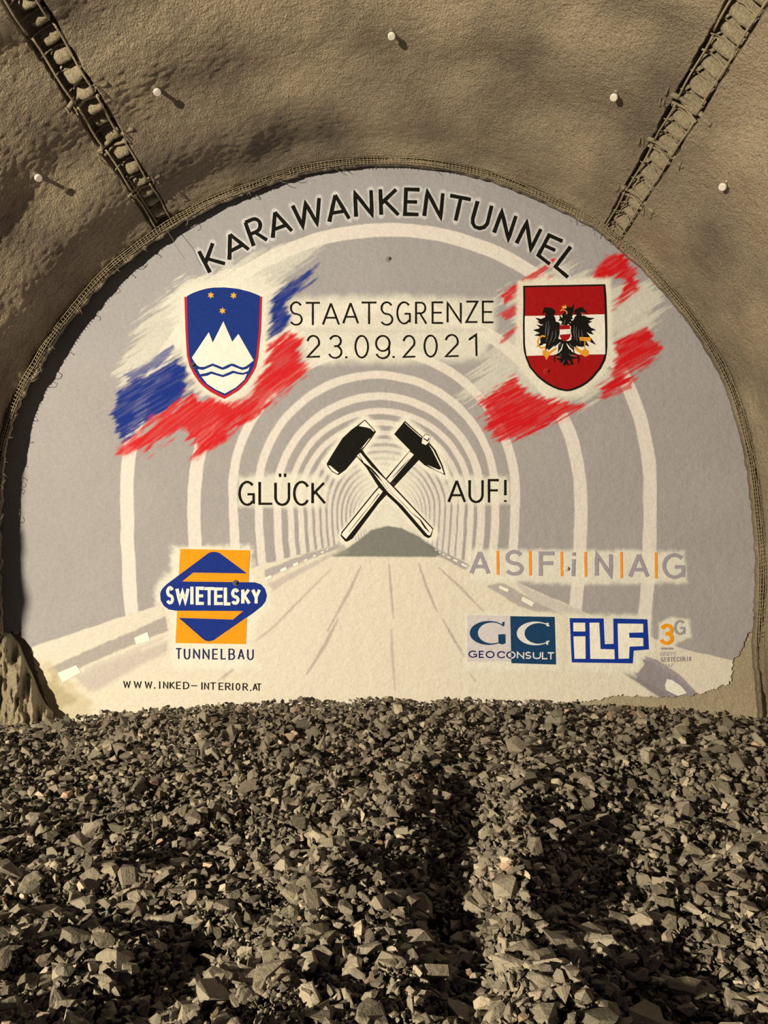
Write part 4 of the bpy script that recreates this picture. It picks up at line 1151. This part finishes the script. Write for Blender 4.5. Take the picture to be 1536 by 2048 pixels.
# ------------------------------------------------------------------ wire mesh around the rim
def rim(phi, off, y):
    y = y + shift(phi)
    r = (rho_paint(np.asarray(phi, float)) + off / LPX) * y / YF
    return np.stack([r * np.sin(phi), y + 0 * r, EYE + r * np.cos(phi)], -1)
cmid = rim(np.array(0.0), 15, 9.62)
wt = thing('wire_mesh', tuple(cmid), 'rusty dusty reinforcement wire mesh exposed along the rim of the painted wall', 'wire mesh')
pr = np.linspace(-1.72, 1.70, 420)
for i, off in enumerate((8.5, 13, 17.5, 22)):
    mb = MB()
    w = 1.2 * fbm(pr * 30, pr * 0, 400 + i, 3)
    pts = rim(pr, off + w, 9.635 - .012 * (i % 2) + .02 * vn(pr * 14, pr * 0, 410 + i))
    mb.tube(pts, .0062, 4)
    place(link('ring_wire', mb.mesh('ring_wire'), M_BAR), wt)
mb = MB(); rg = np.random.default_rng(3)
ph = -1.70
while ph < 1.68:
    a0 = rg.uniform(5, 8); a1 = rg.uniform(22, 26)
    if rg.random() > .06:
        j = rg.normal(0, .0006)
        mb.tube([rim(np.array(ph), a0, 9.63), rim(np.array(ph + j), (a0 + a1) / 2, 9.615), rim(np.array(ph + 2 * j), a1, 9.62)], .0052, 4)
    ph += 7.5 / LPX / float(rho_paint(np.array(ph)))
place(link('cross_wires', mb.mesh('cross_wires'), M_BAR, kind='stuff'), wt)
for k in range(34):
    mb = MB(); ph = rg.choice([rg.uniform(-1.45, -.2), rg.uniform(-.15, 1.0)], p=[.65, .35]); L = rg.uniform(5, 14)
    cu = rg.normal(0, .012)
    pts = [rim(np.array(ph + cu * w * w), 4 - L * w, 9.68 - .06 * math.sin(w * 3)) for w in np.linspace(0, 1, 6)]
    mb.tube(pts, .004, 4); place(link('loose_wire', mb.mesh('loose_wire'), M_BAR), wt)
mb = MB(); mb.tube(at_y(np.array([328, 345, 352, 360, 370]), np.array([452, 478, 492, 505, 518]), np.array([9.66, 9.6, 9.6, 9.63, 9.66])), .003, 4)
place(link('loose_wire', mb.mesh('loose_wire'), M_BAR), wt)

# ------------------------------------------------------------------ survey bolts
def disc_mesh(r, h, n=20):
    bm = bmesh.new(); bmesh.ops.create_cone(bm, cap_ends=True, segments=n, radius1=r, radius2=r * .93, depth=h)
    bmesh.ops.bevel(bm, geom=[e for e in bm.edges if abs(e.verts[0].co.z - e.verts[1].co.z) < 1e-6], offset=h * .2, segments=2, affect='EDGES')
    me = bpy.data.meshes.new('disc'); bm.to_mesh(me); bm.free()
    for p_ in me.polygons: p_.use_smooth = False
    return me
m_head = disc_mesh(.046, .03); m_head.materials.append(M_WHITE)
m_stem = disc_mesh(.024, .10); m_stem.materials.append(M_STEEL)
m_col = disc_mesh(.034, .03); m_col.materials.append(M_STEEL)
def bolt(name, loc, nrm, label, sc_=1.0):
    t = thing(name, tuple(loc), label, 'bolt')
    t.rotation_euler = Vector(nrm).to_track_quat('Z', 'Y').to_euler(); t.scale = (sc_,) * 3
    for nm, me_, z, lb in (('stem', m_stem, .045, None), ('collar', m_col, .012, None), ('cap', m_head, .105, 'white reflective cap')):
        o = link(nm, me_, None, t, lb); o.location = (0, 0, z)
for px, py, lb in ((783, 62, 'white-capped survey bolt at the top centre of the vault'), (310, 175, 'white-capped survey bolt beside the left lattice joint'), (70, 348, 'white-capped survey bolt low on the shaded left flank'),
                   (1232, 185, 'white-capped survey bolt left of the right lattice joint'), (1452, 365, 'white-capped survey bolt right of the right lattice joint')):
    ph, y = shell_hit(px, py)
    loc = shell_pt(np.array(ph), np.array(y), -.01)
    n = (-math.sin(ph), -.28, -math.cos(ph))
    bolt('survey_bolt', loc, n, lb)
# bolt ends left in the painted wall
M_PB = {'grey': plain('painted_bolt_grey', tuple(GREY * .8), .6), 'blue': plain('painted_bolt_blue', (.03, .05, .13), .6), 'red': plain('painted_bolt_red', (.42, .01, .015), .6), 'cream': plain('painted_bolt_cream', tuple(CREAM * .85), .6)}
for px, py, c, lb in ((776, 518, 'grey', 'painted-over grey bolt end under the arched headline'), (387, 731, 'blue', 'dark painted bolt end on the left edge of the blue shield'), (1092, 743, 'red', 'red painted bolt end low on the eagle shield'),
                      (1132, 1137, 'cream', 'cream painted bolt end among the grey capitals'), (472, 1166, 'blue', 'blue painted bolt end at the top of the blue badge')):
    p3 = at_y(np.array(px), np.array(py), 9.99)
    t = thing('anchor_bolt', tuple(p3), lb, 'bolt')
    t.rotation_euler = (math.pi / 2, 0, 0)
    for nm, r, h, z in (('washer', .045, .016, .004), ('bolt_end', .024, .06, .03)):
        me_ = disc_mesh(r, h, 14); me_.materials.append(M_PB[c]); o = link(nm, me_, None, t); o.location = (0, 0, z)

# ------------------------------------------------------------------ rough lump at the lower left, fillet at the lower right
def lump(name, outline, y0, bulge, seed, label, mat, ridged=0.0):
    """sprayed-concrete body swelling out of the wall"""
    o = np.array(outline, float)
    nx, ny = 90, 110
    x0, x1_ = o[:, 0].min(), o[:, 0].max(); a, b_ = o[:, 1].min(), o[:, 1].max()
    gx_, gy_ = np.meshgrid(np.linspace(x0 - 4, x1_ + 4, nx), np.linspace(a - 4, b_ + 4, ny))
    d = -sd_poly(o, gx_, gy_)
    t = np.clip(d / 60, 0, 1); h = bulge * np.sqrt(1 - (1 - t) ** 2)
    rid = 1 - np.abs(fbm(gx_ / 26, gy_ / 80, seed, 4)) * 2
    h = h * (1 + ridged * (rid - .5)) + np.where(d > 0, .03 * fbm(gx_ / 9, gy_ / 12, seed + 5, 3), 0)
    h = np.where(d > 0, np.maximum(h, 0), -.05)
    V = at_y(gx_, gy_, y0 - h)
    F = grid_faces(ny, nx); k = (d.ravel()[F] > -4).any(1)
    me = fast_mesh(name, V.reshape(-1, 3), F[k], True)
    return link(name, me, mat, label=label, cat='shotcrete lump')
lump('shotcrete_lump', [(-60, 1250), (-10, 1262), (22, 1266), (40, 1290), (52, 1320), (66, 1350), (80, 1385), (92, 1408), (108, 1425), (104, 1470), (60, 1490), (-60, 1500)], 9.98, .42, 600, 'rough ridged grey-tan sprayed concrete lump at the lower left foot of the wall', M_EDGE, .45)
